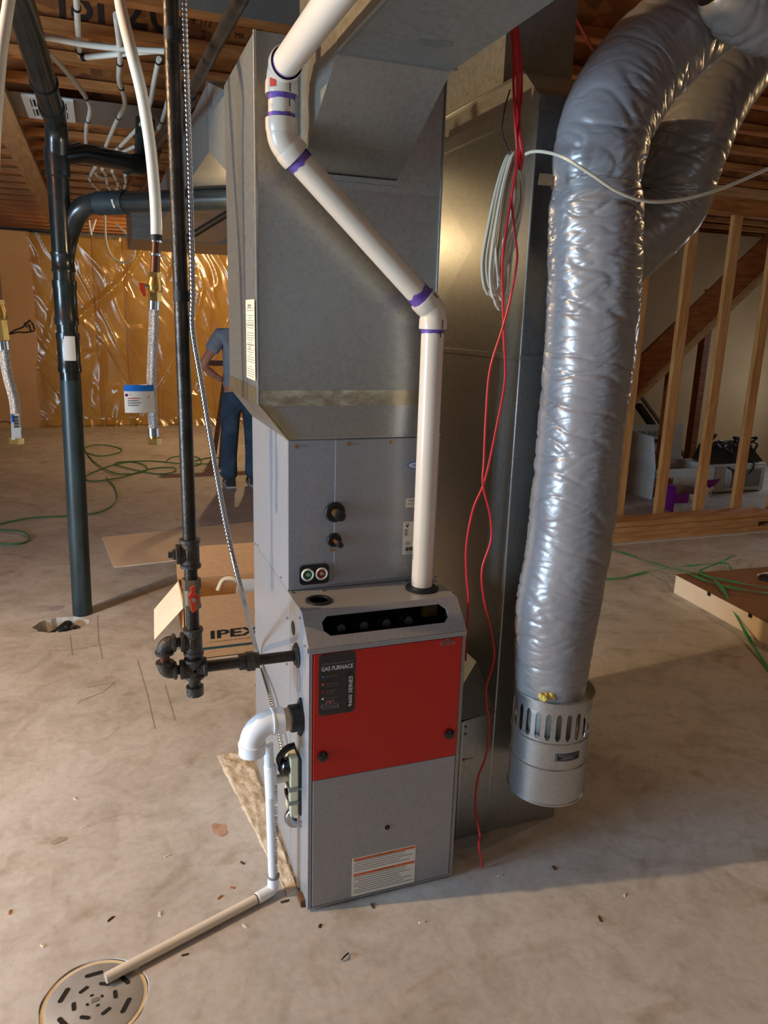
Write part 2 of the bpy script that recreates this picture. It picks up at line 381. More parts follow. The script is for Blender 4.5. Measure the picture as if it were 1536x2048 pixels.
# broken-out strip refilled with rough concrete beside the furnace
pt = MB(); nx, ny = 18, 60; vs_ = []
for j in range(ny+1):
    y = 0.075+0.80*j/ny
    for i in range(nx+1):
        x = -0.135+0.130*i/nx + 0.095*(1-j/ny)*(1-i/nx)
        if i in (0,): x += 0.012*noise.noise(Vector((0, y*18, 3)))
        e = min(i, nx-i, j, ny-j); h = 0.0 if e == 0 else 0.004+0.006*noise.fractal(Vector((x*34, y*34, 1.0)), 1.0, 2.0, 5)
        vs_.append((x, y, max(h, -0.004) if e else -0.002))
pt.add(vs_, [(j*(nx+1)+i, j*(nx+1)+i+1, (j+1)*(nx+1)+i+1, (j+1)*(nx+1)+i) for j in range(ny) for i in range(nx)], True)
o = pt.build('concrete_patch', 'patch', floor, angle=180); o['label'] = 'rough pale strip of refilled concrete'
def blot(name, mt, cx_, cy_, rx_, ry_, rot, seed, lab, z=0.0012):
    b_ = MB(); n = 26; pts = []
    for i in range(n):
        a = 2*PI*i/n; k = 1+0.45*noise.noise(Vector((math.cos(a)*1.5, math.sin(a)*1.5, seed)))
        x, y = rx_*k*math.cos(a), ry_*k*math.sin(a); pts.append((cx_+x*math.cos(rot)-y*math.sin(rot), cy_+x*math.sin(rot)+y*math.cos(rot), z))
    b_.add(pts, [list(range(n))]); q = b_.build(name, mt, floor); q['label'] = lab
mat('stain_rust', lin(188, 158, 136), lin(168, 128, 102), sc=40, rough=0.8); mat('stain_dark', lin(158, 146, 132), lin(166, 154, 140), sc=30, rough=0.8)
mat('stain_purple', lin(160, 150, 176), lin(176, 166, 160), sc=30, rough=0.8)
p1 = P(440, 1660, 'z', 0); blot('stain', 'stain_rust', p1.x, p1.y, 0.022, 0.034, 0.3, 2.0, 'rusty brown stain')
p1 = P(115, 1682, 'z', 0); blot('stain', 'stain_dark', p1.x, p1.y, 0.022, 0.016, 0.3, 4.0, 'small dark round stain')
p1 = P(112, 1216, 'z', 0); blot('stain', 'stain_purple', p1.x, p1.y, 0.05, 0.03, 0.1, 6.0, 'smeared purple primer stain')
# pencil lines / scratches on the slab
def flat_line(pts, w_, mt, name, lab):
    b_ = MB(); pts = [Vector(p) for p in pts]
    for a, c_ in zip(pts[:-1], pts[1:]):
        d = (c_-a).normalized(); s_ = Vector((-d.y, d.x, 0))*w_/2; zz = Vector((0, 0, 0.001))
        b_.add([a-s_+zz, a+s_+zz, c_+s_+zz, c_-s_+zz], [(0,1,2,3)])
    q = b_.build(name, mt, floor); q['label'] = lab
mat('pencil', lin(140, 126, 110), rough=0.9)
for pl in ([(195,1232),(197,1280),(205,1318)], [(140,1270),(145,1312)], [(95,1302),(150,1300),(195,1290)], [(275,1320),(295,1390),(310,1458)], [(330,1370),(350,1440)], [(175,1375),(230,1365),(205,1385),(160,1402),(155,1408)]):
    flat_line([P(x, y, 'z', 0) for x, y in pl], 0.0028, 'pencil', 'scratch', 'thin dark line on the slab')
# walls
wb = struct('wall_back', MB().box(LX, RX, BY, BY+0.2, 0, CZ+0.3), 'concrete_wall')
wl = struct('wall_left', MB().box(LX-0.2, LX, FY, BY, 0, CZ+0.3), 'concrete_wall')
wf = struct('wall_front', MB().box(LX, RX, FY-0.2, FY, 0, CZ+0.3), 'concrete_wall')
wr = struct('wall_right', MB().box(RX, RX+0.2, FY, BY, 0, CZ+0.3), 'drywall')
# windows that let the daylight in (outside the picture)
def window(name, c_, axis, w_, h):
    c_ = Vector(c_); fm = MB(); t = 0.05
    def bx(a0, a1, z0, z1, dd=0.05):
        if axis == 'x': fm.box(c_.x, c_.x+dd, c_.y+a0, c_.y+a1, c_.z+z0, c_.z+z1)
        else: fm.box(c_.x+a0, c_.x+a1, c_.y, c_.y+dd, c_.z+z0, c_.z+z1)
    bx(-w_/2-t, -w_/2, -h/2-t, h/2+t); bx(w_/2, w_/2+t, -h/2-t, h/2+t); bx(-w_/2, w_/2, h/2, h/2+t); bx(-w_/2, w_/2, -h/2-t, -h/2)
    q = struct(name, fm, 'appliance_white')
    g = MB()
    if axis == 'x': g.box(c_.x+0.004, c_.x+0.01, c_.y-w_/2, c_.y+w_/2, c_.z-h/2, c_.z+h/2)
    else: g.box(c_.x-w_/2, c_.x+w_/2, c_.y+0.004, c_.y+0.01, c_.z-h/2, c_.z+h/2)
    g.build('pane', 'window_glass', q)
window('window_1', (LX, -0.38, 1.10), 'x', 1.34, 1.64); window('window_2', (1.2, FY, 1.7), 'y', 1.64, 0.84); window('window_3', (RX-0.05, 4.3, 1.35), 'x', 0.92, 0.82)
# back wall: tan board on the left, studs + insulation under clear poly on the right
bx0 = -1.29
bd = MB().box(LX, bx0, BY-0.14, BY-0.001, 0.0, CZ-0.02).build('wall_board', 'board_tan', wb); bd['label'] = 'plain tan wall board with cracks'
for k, pl in enumerate([[(18,668),(30,660),(45,655),(60,640),(66,648),(70,660)], [(20,668),(35,664),(50,665),(68,662)], [(0,845),(10,842),(25,847),(40,846)], [(50,645),(54,655),(58,648),(62,662)]]):
    MB().tube([P(x, y, 'y', BY-0.145) for x, y in pl], 0.011 if k != 2 else 0.006, 5).build('crack', 'chip_dark', bd)
xi = bx0
k = 0
while xi < 3.4:
    ib = MB(); nx, nz = 8, 24; vs_ = []
    for j in range(nz+1):
        for i in range(nx+1):
            u = i/nx; x = xi+0.02+0.385*u; z = 0.02+(CZ-0.08)*j/nz
            d = 0.05*math.sin(PI*u)**0.5+0.012*noise.noise(Vector((x*5, z*5, 2)))
            vs_.append((x, BY-0.045-d, z))
    ib.add(vs_, [(j*(nx+1)+i, j*(nx+1)+i+1, (j+1)*(nx+1)+i+1, (j+1)*(nx+1)+i) for j in range(nz) for i in range(nx)], True)
    ib.build('insulation_batt', 'insulation', wb)
    MB().box(xi-0.019, xi+0.019, BY-0.09, BY-0.001, 0, CZ-0.03).build('stud', 'pine', wb)
    xi += 0.406
sh = MB(); nx, nz = 220, 120; vs_ = []
sx0, sx1 = bx0-0.03, 3.3
def wr_(x, z):
    d = 0.030*abs(noise.noise(Vector((x*1.6+z*0.5, z*0.5, 4.0))))
    q = noise.noise(Vector((x*1.7-z*0.9, z*0.35+x*0.4, 7.0))); d += 0.022*max(0, 1-abs(q)*9)
    q = noise.noise(Vector((x*1.9+z*1.1, z*0.5-x*0.3, 11.0))); d += 0.016*max(0, 1-abs(q)*10)
    q = noise.noise(Vector((x*9, z*1.2, 15.0))); d += 0.004*q
    q = noise.noise(Vector((x*4.2+z*2.2, z*1.5-x*0.6, 19.0))); d += 0.012*max(0, 1-abs(q)*6)
    return d
for j in range(nz+1):
    for i in range(nx+1):
        x = sx0+(sx1-sx0)*i/nx; z = 0.0+(CZ-0.03)*j/nz
        vs_.append((x, BY-0.125-wr_(x, z)*1.2-(0.05*max(0, 0.12-z)/0.12), z))
sh.add(vs_, [(j*(nx+1)+i, j*(nx+1)+i+1, (j+1)*(nx+1)+i+1, (j+1)*(nx+1)+i) for j in range(nz) for i in range(nx)], True)
o = sh.build('vapour_barrier', 'poly_sheet', wb, angle=180); o['label'] = 'clear wrinkled plastic sheet over yellow insulation'
# ceiling: subfloor, I-joists
ce = struct('ceiling', MB().box(LX, RX, FY, BY, CZ+0.302, CZ+0.32), 'osb')
JY = [1.84+0.4*k for k in range(-14, 21)]
flm = None
for y in JY:
    if flm is None:
        j = MB().box(LX, RX, y, y+0.06, CZ, CZ+0.038).box(LX, RX, y, y+0.06, CZ+0.264, CZ+0.302).build('joist', 'pine_joist', ce)
        wbm = MB().box(LX, RX, y+0.025, y+0.035, CZ+0.038, CZ+0.264).build('web', 'osb_web', j)
        flm = (j.data, wbm.data, y)
    else:
        j = bpy.data.objects.new('joist', flm[0]); col.objects.link(j); j.parent = ce; j.location = (0, y-flm[2], 0); WORLD[j.name] = WORLD[ce.name].copy()
        wv = bpy.data.objects.new('web', flm[1]); col.objects.link(wv); wv.parent = j; WORLD[wv.name] = WORLD[ce.name].copy()
    if abs(y-1.84) < 0.01: jprint = j
mat('joist_ink', lin(58, 34, 18), rough=0.8)
# printing on the nearest joist web: a helper parented to that joist
WORLD[jprint.name] = WORLD[ce.name] + Vector((0, 1.84-flm[2], 0))
text('JSI 20', (-0.545, 1.84+0.0245, CZ+0.052), (1,0,0), (0,0,1), 0.15, 'joist_ink', jprint, width=0.46, bold=0.01, depth=0.0006)
for s_, x, dz, h in (('9.8', 0.02, 0.16, 0.03), ('9 1/2', -0.03, 0.11, 0.03), ('No.', 0.15, 0.13, 0.022), ('MR', 0.15, 0.085, 0.022), ('2', 0.01, 0.065, 0.03), ('5.8', 0.28, 0.15, 0.022)):
    text(s_, (x, 1.84+0.0245, CZ+dz-0.012), (1,0,0), (0,0,1), h, 'joist_ink', jprint, depth=0.0006)
# sheet-metal panned joist bay with a white register, and a flat sheet under the near bay
pan = MB().box(-3.4, 0.6, 2.86, 3.40, CZ-0.004, CZ-0.001).build('joist_bay_panning', 'galv_dull')
tag(pan, 'dull sheet metal nailed under a joist bay around the white register', 'duct')
rg = thing('air_register', (-0.59, 3.1, CZ-0.012), 'white slotted air register in the metal ceiling panel', 'register')
pts_r = [P(37,187,'z',CZ-0.006), P(145,199,'z',CZ-0.006), P(152,241,'z',CZ-0.006), P(62,234,'z',CZ-0.006)]
rx0 = (pts_r[0].x+pts_r[3].x)/2; rx1 = (pts_r[1].x+pts_r[2].x)/2; ry0 = (pts_r[0].y+pts_r[1].y)/2; ry1 = (pts_r[2].y+pts_r[3].y)/2
fr_ = MB(); zz0, zz1 = CZ-0.016, CZ-0.0045
fr_.box(rx0, rx0+0.035, ry0, ry1, zz0, zz1).box(rx1-0.035, rx1, ry0, ry1, zz0, zz1).box(rx0+0.035, rx1-0.035, ry0, ry0+0.05, zz0, zz1).box(rx0+0.035, rx1-0.035, ry1-0.05, ry1, zz0, zz1)
ym = (ry0+ry1)/2
fr_.box(rx0+0.035, rx1-0.035, ym-0.012, ym+0.012, zz0, zz1)
fr_.build('frame', 'register', rg); MB().box(rx0+0.02, rx1-0.02, ry0+0.02, ry1-0.02, zz1-0.002, zz1-0.0005).build('backing', 'dark_inside', rg)
ns = 9
for i in range(ns):
    x = rx0+0.035+(rx1-rx0-0.07)*(i+0.5)/ns
    for a, b_ in ((ry0+0.05, ym-0.012), (ym+0.012, ry1-0.05)): MB().box(x-0.0035, x+0.0035, a, b_, zz0+0.002, zz1-0.003).build('slat', 'register', rg)
tag(MB().box(-0.18, 0.75, 1.15, 1.40, CZ-0.004, CZ-0.001).build('joist_bay_panning', 'galv_dull'), 'grey sheet metal under the joists above the black iron pipes', 'duct')
# flat board running along the ceiling
tag(MB().box(-0.96, -0.82, 2.2, BY-0.2, CZ-0.043, CZ-0.005).build('ceiling_strap_board', 'pine_y'), 'long pale board fixed flat under the joists at left', 'board')
# ---- stud wall on the right (structure), its studs and plates one by one
swy = 3.12
sw = struct('wall_partition', MB().box(3.0, RX, swy, swy+0.089, 0.0, 0.038), 'pine_x')
MB().box(3.0, RX, swy, swy+0.089, CZ-0.04, CZ-0.002).build('top_plate', 'pine_x', sw); MB().box(3.0, RX, swy, swy+0.089, CZ-0.08, CZ-0.042).build('top_plate', 'pine_x', sw)
MB().box(3.0, RX, swy-0.005, swy+0.1, CZ-0.2, CZ-0.082).build('header', 'pine_joist', sw)
for x in (3.37, 3.775, 4.18, 4.585, 4.99, 5.395): MB().box(x-0.0445, x+0.0445, swy, swy+0.038, 0.038, CZ-0.2).build('stud', 'pine', sw, bevel=0.003)
# drywall far side and stair framing beyond the studs
dw = struct('wall_stair', MB().box(2.9, RX, 5.4, 5.5, 0, CZ), 'drywall')
dw2 = struct('wall_stair_end', MB().box(2.8, 2.9, swy+0.3, 5.5, 0, CZ), 'drywall')
sg = thing('stair_stringer', (4.9, 4.3, 1.2), 'sloping reddish stair stringer board behind the studs', 'stringer')
a = P(1272, 755, 'y', 4.3); b_ = P(1560, 478, 'y', 4.3); d = (b_-a)
sb = MB(); nrm = Vector((-d.z, 0, d.x)).normalized()
sb.prism([a-d*0.3-nrm*0.13, b_+d*0.6-nrm*0.13, b_+d*0.6+nrm*0.13, a-d*0.3+nrm*0.13], (0, 0.038, 0)); sb.build('board', 'stringer', sg)
sb = MB(); sb.prism([a-d*0.3-nrm*0.175, b_+d*0.6-nrm*0.175, b_+d*0.6-nrm*0.132, a-d*0.3-nrm*0.132], (0, -0.05, 0)); sb.build('ledger', 'pine_x', sg)
for k, (x0, x1, lab) in enumerate(((4.78, 4.86, 'dark wooden post under the sloping stair stringer'), (5.55, 5.63, 'brown wooden post behind the stud beside the white carton'))):
    zt = (a+(b_-a)*((x0-a.x)/(b_.x-a.x))).z-0.2
    yq = 4.345 if k == 0 else 4.80
    tag(MB().box(x0, x1, yq, yq+0.09, 0, zt).build('post', 'stringer'), lab, 'post')
# strips of lumber stacked on the floor, each plank its own thing
lum = [(3.02, 4.86, 2.905, 2.995, 0.006, 'bottom'), (3.00, 4.62, 2.905, 2.995, 0.046, 'second'), (2.96, 4.97, 2.900, 2.992, 0.086, 'third'), (3.03, 4.84, 2.912, 3.0, 0.126, 'fourth')]
for x0, x1, y0, y1, z0, nm in lum:
    o = MB().box(x0, x1, y0, y1, z0, z0+0.038).build('lumber_plank', 'pine_x', bevel=0.002)
    tag(o, {'bottom': 'lowest plank in the front row of the lumber stack', 'second': 'second plank up in the front row of the lumber stack', 'third': 'third plank up in the lumber stack, the longest one', 'fourth': 'plank lying on top of the front row of the lumber stack'}[nm], 'plank', 'planks stacked by the stud wall')
for k, z0 in enumerate((0.006, 0.046, 0.086, 0.126)):
    o = MB().box(3.05, 4.9-0.05*k, 3.005, 3.095, z0, z0+0.038).build('lumber_plank', 'pine_x', bevel=0.002)
    tag(o, 'plank in the hidden back row of the lumber stack, layer %s from the floor' % ('one', 'two', 'three', 'four')[k], 'plank', 'planks stacked by the stud wall')
tag(MB().box(2.95, 5.2, 2.87, 3.11, 0.0005, 0.006).build('sill_gasket', 'appliance_white'), 'thin white foam strip under the lumber stack', 'strip')
# bulbs in the joist bays
for k, (lc, pw, cl) in enumerate(BULBS):
    t = thing('light_bulb', Vector(lc)-Vector((0,0,0.03)), ['bare ceiling bulb near the left window', 'bare ceiling bulb near the back wall', 'added unseen bulb lighting the stud wall', 'bare ceiling bulb behind the camera', 'bare work lamp hanging behind the plenum'][k], 'light bulb', 'bare ceiling bulbs')
    MB().lathe([(0.05, 0.12), (0.055, 0.10), (0.03, 0.06), (0.02, 0.05)], lc, (0,0,1), 16).build('socket', 'appliance_white', t)
    if k in (1, 4): MB().cyl(Vector(lc)+Vector((0,0,0.11)), Vector((lc[0], lc[1], CZ if k == 1 else 2.168)), 0.004, 8).build('hanging_cord', 'cable_black', t)
    bl = bulb('bulb_light', Vector((0,0,0.03)), pw, cl); bl.parent = t
# ================================================================== FURNACE
FWD, FD, H1, HS, YS = 0.4445, 0.7486, 0.795, 0.8685, 0.0751
fz = thing('gas_furnace', (0.222, 0.37, 0.0), 'grey gas furnace with a red upper door standing on the slab', 'furnace')
cb = MB(); t = 0.004
prof = [(0.0, 0.008), (0.0, H1), (YS, HS), (FD, HS), (FD, 0.008)]
for x in (0.0, FWD-t): cb.prism([(x, y, z) for y, z in prof], (t, 0, 0))
cb.box(t, FWD-t, FD-t, FD, 0.008, HS-t); cb.box(t, FWD-t, 0.02, FD, 0.008, 0.014)
cb.box(t, 0.0105, 0.0, 0.02, 0.008, H1).box(FWD-0.0105, FWD-t, 0.0, 0.02, 0.008, H1)        # front stiles
cb.box(0.0105, FWD-0.0105, 0.0, 0.02, 0.008, 0.013)
cb.build('cabinet', 'enamel', fz, bevel=0.0012)
MB().box(t+0.002, FWD-t-0.002, 0.03, 0.04, 0.02, 0.78).build('inner_panel', 'dark_inside', fz)
# top panel with a round inlet hole and room for the vent
tp = MB().box(t, FWD-t, YS+0.001, FD-t, HS-0.003, HS).build('top_panel', 'enamel', fz)
# sloped visor with an octagonal sight opening
e1 = Vector((1, 0, 0)); A0 = Vector((0, 0, H1)); Bv = Vector((0, YS, HS-H1)); Ls = Bv.length; e2 = Bv.normalized(); nn = e1.cross(e2)
def S(u, v): return A0+e1*u+e2*v
vp = MB(); u0, u1, v0, v1 = 0.0, FWD, -0.0, Ls; hu0, hu1, hv0, hv1, c_ = 0.047, 0.402, 0.030, Ls-0.019, 0.016
outer = [(u0, v0), ((u0+u1)/2, v0), (u1, v0), (u1, (v0+v1)/2), (u1, v1), ((u0+u1)/2, v1), (u0, v1), (u0, (v0+v1)/2)]
hole = [(hu0+c_, hv0), (hu1-c_, hv0), (hu1, hv0+c_), (hu1, hv1-c_), (hu1-c_, hv1), (hu0+c_, hv1), (hu0, hv1-c_), (hu0, hv0+c_)]
outer = [(u0, v0), (u1, v0), (u1, v0+c_), (u1, v1-c_), (u1, v1), (u0, v1), (u0, v1-c_), (u0, v0+c_)]
for off in (0.0, -0.003):
    pts = [S(*p)+nn*(-off-0.0005) for p in outer]+[S(*p)+nn*(-off-0.0005) for p in hole]
    vp.add(pts, [(i, (i+1) % 8, 8+(i+1) % 8, 8+i) for i in range(8)])
pa = [S(*p)-nn*0.0005 for p in hole]; pb = [S(*p)+nn*0.0025 for p in hole]
vp.add(pa+pb, [(i, (i+1) % 8, 8+(i+1) % 8, 8+i) for i in range(8)])
vp.box(0, FWD, -0.0025, 0.012, H1-0.013, H1+0.001)      # turned-down lip above the red door
vz = vp.build('visor', 'enamel', fz)
bx = MB(); bd_ = 0.10                                   # burner vestibule behind the opening
q = [S(0.02, 0.008), S(FWD-0.02, 0.008), S(FWD-0.02, Ls-0.008), S(0.02, Ls-0.008)]; inn = Vector((0, 0.10, -0.05))
bx.add([p+Vector((0,0.004,-0.004)) for p in q]+[p+inn for p in q], [(4,5,6,7),(0,1,5,4),(1,2,6,5),(2,3,7,6),(3,0,4,7)])
bx.build('burner_box', 'dark_inside', fz)
mn = MB().tube([S(0.09, 0.03)+Vector((0,0.055,-0.03)), S(0.33, 0.03)+Vector((0,0.055,-0.03)), S(0.365, 0.02)+Vector((0,0.055,-0.035)), S(0.375, 0.0)+Vector((0,0.055,-0.04))], 0.011, 12)
mn.build('burner_manifold', 'black_gloss', fz)
for i in range(4):
    c0 = S(0.11+0.065*i, 0.055)+Vector((0, 0.07, -0.035)); MB().lathe([(0.018, 0), (0.020, 0.006), (0.012, 0.012), (0.012, 0.03)], c0, (0,-1,0.3), 16).build('burner_tube', 'black', fz)
MB().box(0.355, 0.40, 0.10, 0.115, 0.805, 0.845).build('brass_bracket', 'brass', fz)
# doors
rz0 = 0.4155; DZ1 = 0.780
ud = MB().box(0.0125, FWD-0.0125, -0.003, 0.018, rz0+0.001, DZ1).build('upper_door', 'red', fz, bevel=0.0015)
ld = MB().box(0.0125, FWD-0.0125, -0.0015, 0.018, 0.016, rz0-0.001).build('lower_door', 'enamel', fz, bevel=0.0015)
fy = -0.003
def F(x, y): return P(x, y, 'y', fy)
lt, rt_, bl_ = F(638, 1309.6), F(712, 1299.5), F(638, 1433)
lw, lh = rt_.x-lt.x, lt.z-bl_.z; lx, lz = lt.x, bl_.z
MB().prism([(x, fy-0.0006, z) for x, z in rrect(lx+lw/2, lz+lh/2, lw, lh, 0.012)], (0, 0.0006, 0)).build('name_plate', 'label_black', ud)
MB().prism([(x, fy-0.0010, z) for x, z in rrect(lx+lw-0.0135, lz+0.062, 0.019, 0.108, 0.006)], (0, 0.0003, 0)).build('series_strip', 'black_gloss', ud)
RTX, UPZ = (1,0,0), (0,0,1); ty = fy-0.0012
text('ULTRA HIGH EFFICIENCY', (lx+0.006, ty, lz+lh-0.031), RTX, UPZ, 0.0055, 'grey_print', ud, width=lw*0.86)
text('GAS FURNACE', (lx+0.006, ty, lz+lh-0.047), RTX, UPZ, 0.0115, 'white_print', ud, width=lw*0.86, bold=0.015)
bul = [('up to 96% AFUE', '', 'sticker_blue'), ('Exceptional Comfort', '2 Stage Control System', 'label_orange'), ('Ultra High Efficient', 'Blower Motor', 'red'), ('Environmental', 'Technology', 'white_print')]
for i, (a, b_, mt) in enumerate(bul):
    z = lz+lh-0.066-0.0205*i
    MB().lathe([(0.0032, 0.0), (0.0032, 0.0004)], (lx+0.011, fy-0.0006, z+0.002), (0,-1,0), 12).build('bullet', mt, ud)
    text(a, (lx+0.018, ty, z+0.001), RTX, UPZ, 0.0034, 'grey_print', ud, width=0.030)
    if b_: text(b_, (lx+0.018, ty, z-0.006), RTX, UPZ, 0.0034, 'grey_print', ud, width=0.034 if i == 1 else 0.024)
text('9600 SERIES', (lx+lw-0.0085, ty, lz+0.016), (0,0,1), (-1,0,0), 0.010, 'white_print', ud, width=0.088, bold=0.01)
def emblem(cx_, cz_, w_, mt_line, txt, parent, yy):
    h = w_*0.26; pl = [Vector((x, yy, z)) for x, z in rrect(cx_, cz_, w_, h, h*0.48)]
    MB().tube(pl, 0.0007, 5, closed=True).build('emblem_outline', mt_line, parent)
    MB().tube([Vector((cx_+w_*0.25*math.cos(PI*i/10), yy, cz_+h/2+w_*0.17*math.sin(PI*i/10))) for i in range(11)], 0.0007, 5).build('emblem_arch', mt_line, parent)
    text(txt, (cx_-w_*0.43, yy-0.0005, cz_-h*0.25), RTX, UPZ, h*0.52, mt_line, parent, width=w_*0.86, bold=0.01)
    MB().lathe([(w_*0.075, 0), (w_*0.075, 0.0005)], (cx_, yy, cz_+h*0.85), (0,-1,0), 14).build('emblem_dot', 'sticker_red', parent)
emblem(lx+0.031, lz+0.026, 0.047, 'grey_print', 'NAPOLEON', ud, ty)
ep = F(895, 1284); emblem(ep.x, ep.z-0.003, 0.042, 'grey_print', 'NAPOLEON', ud, ty)
MB().prism([(ep.x+0.0125*math.cos(a), fy-0.0009, ep.z+0.002+0.009*math.sin(a)) for a in [PI*i/10 for i in range(11)]], (0, 0.0004, 0)).build('emblem_field', 'label_black', ud)
for px, py in ((645, 1512), (898, 1467)):
    k = F(px, py); MB().lathe([(0.0135, 0), (0.0145, 0.003), (0.0145, 0.007), (0.010, 0.0105), (0.004, 0.011), (0.0, 0.011)], k, (0,-1,0), 24).build('latch_knob', 'black_gloss', ud)
k = F(775, 1655); MB().lathe([(0.0085, 0), (0.0085, 0.0015), (0.006, 0.002), (0.0, 0.002)], k+Vector((0,0.0015,0)), (0,-1,0), 20).build('plug', 'black', ld)
MB().lathe([(0.0105, -0.001), (0.0105, 0.001), (0.0088, 0.001)], k+Vector((0,0.0015,0)), (0,-1,0), 20).build('plug_ring', 'steel', ld)
a, b_, c2 = F(705, 1716), F(832, 1692), F(705, 1794); wx0, wx1, wz1, wz0 = a.x, b_.x, (a.z+b_.z)/2, c2.z
wy = -0.0015
MB().box(wx0, wx1, wy-0.0006, wy, wz0, wz1).build('warning_label', 'label_white', ld)
wh = wz1-wz0
for f_ in (0.995, 0.60): MB().box(wx0+0.004, wx1-0.002, wy-0.001, wy-0.0004, wz0+wh*(f_-0.075), wz0+wh*f_-0.002).build('warning_stripe', 'label_orange', ld)
for f_ in (0.935, 0.54): text('! WARNING / AVERTISSEMENT', ((wx0+wx1)/2-0.03, wy-0.0011, wz0+wh*f_), RTX, UPZ, 0.005, 'cardboard_print', ld, width=0.06)
rr = random.Random(3)
for i in range(15):
    f_ = 0.89-0.058*i
    if 0.50 < f_ < 0.61: continue
    x0 = wx0+0.006+0.02*rr.random()*(i % 3 == 0)
    MB().box(x0, wx1-0.006-0.05*rr.random(), wy-0.0009, wy-0.0004, wz0+wh*f_, wz0+wh*f_+0.0022).build('text_line', 'grey_print', ld)
# top: inlet grommet, vent grommet, screws
MB().lathe([(0.036, 0.0), (0.036, 0.004), (0.033, 0.006), (0.027, 0.005), (0.026, 0.001), (0.025, -0.03)], P(637.5, 1202, 'z', HS), (0,0,1), 28).build('inlet_grommet', 'rubber', fz)
MB().lathe([(0.026, 0.0006), (0.001, 0.0006)], P(637.5, 1202, 'z', HS), (0,0,1), 28).build('inlet_throat', 'dark_inside', fz)
VB = Vector((0.374, 0.158, HS))
MB().lathe([(0.047, 0.0), (0.048, 0.004), (0.044, 0.007), (0.038, 0.007), (0.037, 0.010), (0.031, 0.012), (0.0305, 0.0)], VB, (0,0,1), 32).build('vent_grommet', 'rubber', fz)
def screw(p, n, parent, r=0.0045, mt='steel'):
    n = Vector(n); MB().tube([Vector(p), Vector(p)+n*0.0012], r*1.25, 10).tube([Vector(p)+n*0.0012, Vector(p)+n*0.0045], r, 6, smooth=False).build('screw', mt, parent)
for px, py in ((585, 1186), (645, 1182), (603, 1217), (813, 1164), (903, 1184), (871, 1155)): screw(P(px, py, 'z', HS), (0,0,1), fz)
for px, py in ((576, 1236), (601, 1236), (611, 1292), (510, 1222), (575, 1328), (511, 1371), (545, 1398), (603, 1652), (600, 1560), (511, 1300)): screw(P(px, py, 'x', 0), (-1,0,0), fz, 0.0035)
# left side: hole, gas grommet, knock-out, seam
MB().lathe([(0.020, 0), (0.020, 0.001), (0.0, 0.001)], P(586.5, 1256, 'x', -0.0003), (-1,0,0), 20).build('side_hole', 'dark_inside', fz)
GP = Vector((0, 0.121, 0.727))
MB().lathe([(0.034, 0), (0.034, 0.004), (0.028, 0.006), (0.026, 0.010), (0.018, 0.010)], GP, (-1,0,0), 28).build('gas_grommet', 'rubber', fz)
MB().lathe([(0.042, 0), (0.042, 0.0008), (0.0, 0.0008)], GP+Vector((-0.0002, 0.006, -0.067)), (-1,0,0), 28).build('knockout_disc', 'grey_print', fz)
MB().box(-0.0004, 0.0, 0.205, 0.207, 0.02, HS-0.02).build('side_seam', 'grey_print', fz)

# ================================================================== EXHAUST ELBOW + CONDENSATE
ex = thing('condensate_outlet_elbow', (-0.07, 0.069, 0.565), 'white plastic elbow on a black flange on the furnace side', 'pipe elbow')
ec = Vector((0.0, 0.074, 0.567))
pl = [(-0.045, -0.02), (-0.02, -0.052), (0.045, 0.02), (0.02, 0.052)]
pl = [(0.0, 0.058), (-0.034, 0.02), (-0.034, -0.02), (0.0, -0.058), (0.034, -0.02), (0.034, 0.02)]
fpl = MB().prism([(-0.001, ec.y+a, ec.z+b_) for a, b_ in pl], (-0.006, 0, 0)).build('flange_plate', 'black', ex)
MB().lathe([(0.037, 0.006), (0.037, 0.032), (0.034, 0.034), (0.031, 0.034)], ec, (-1,0,0), 28).build('flange_collar', 'black', ex)
for dz in (-0.05, 0.05): screw(ec+Vector((-0.007, 0, dz)), (-1,0,0), fpl, 0.004)
MB().lathe([(0.0305, 0.03), (0.0305, 0.056)], ec, (-1,0,0), 28).build('stub_pipe', 'pvc_cream', ex)
MB().lathe([(0.031, 0.050), (0.0355, 0.051), (0.0355, 0.076), (0.037, 0.077), (0.037, 0.081), (0.033, 0.082)], ec, (-1,0,0), 32).build('elbow_hub', 'pvc_white', ex)
bend = [ec+Vector((-0.080-0.055*math.sin(a), 0, -0.055+0.055*math.cos(a))) for a in [PI/2*i/12 for i in range(13)]]
MB().tube(bend, 0.033, 28).build('elbow_bend', 'pvc_white', ex)
eb = bend[-1]
MB().lathe([(0.033, -0.002), (0.037, -0.001), (0.037, 0.004), (0.0355, 0.005), (0.0355, 0.030), (0.030, 0.030), (0.030, 0.004)], eb, (0,0,-1), 32).build('elbow_mouth', 'pvc_white', ex)
cdp = thing('condensate_drain_pipe', (-0.078, 0.1, 0.0), 'white condensate pipe running down the furnace and over to the floor drain', 'drain pipe')
ct = P(537, 1508, 'y', 0.1); cbt = P(547, 1775, 'y', 0.098); rr_ = 0.0134
MB().cyl(ct+Vector((0,0,0.03)), cbt+Vector((0,0,-0.005)), rr_, 20).build('riser', 'pvc_white', cdp)
c1 = P(540, 1530, 'y', 0.1); c3 = P(543, 1592, 'y', 0.1)
MB().tube([c1, c1+(c3-c1)*0.02, c3-(c3-c1)*0.02, c3], [0.0150, 0.0172, 0.0172, 0.0150], 20).build('tee', 'pvc_white', cdp)
cm_ = (c1+c3)/2; MB().cyl(cm_, Vector((-0.006, cm_.y+0.012, cm_.z-0.004)), 0.0125, 16).build('tee_branch', 'pvc', cdp)
MB().cyl(Vector((-0.016, cm_.y+0.011, cm_.z-0.004)), Vector((-0.003, cm_.y+0.012, cm_.z-0.004)), 0.0155, 16).build('branch_collar', 'copper_dull', cdp)
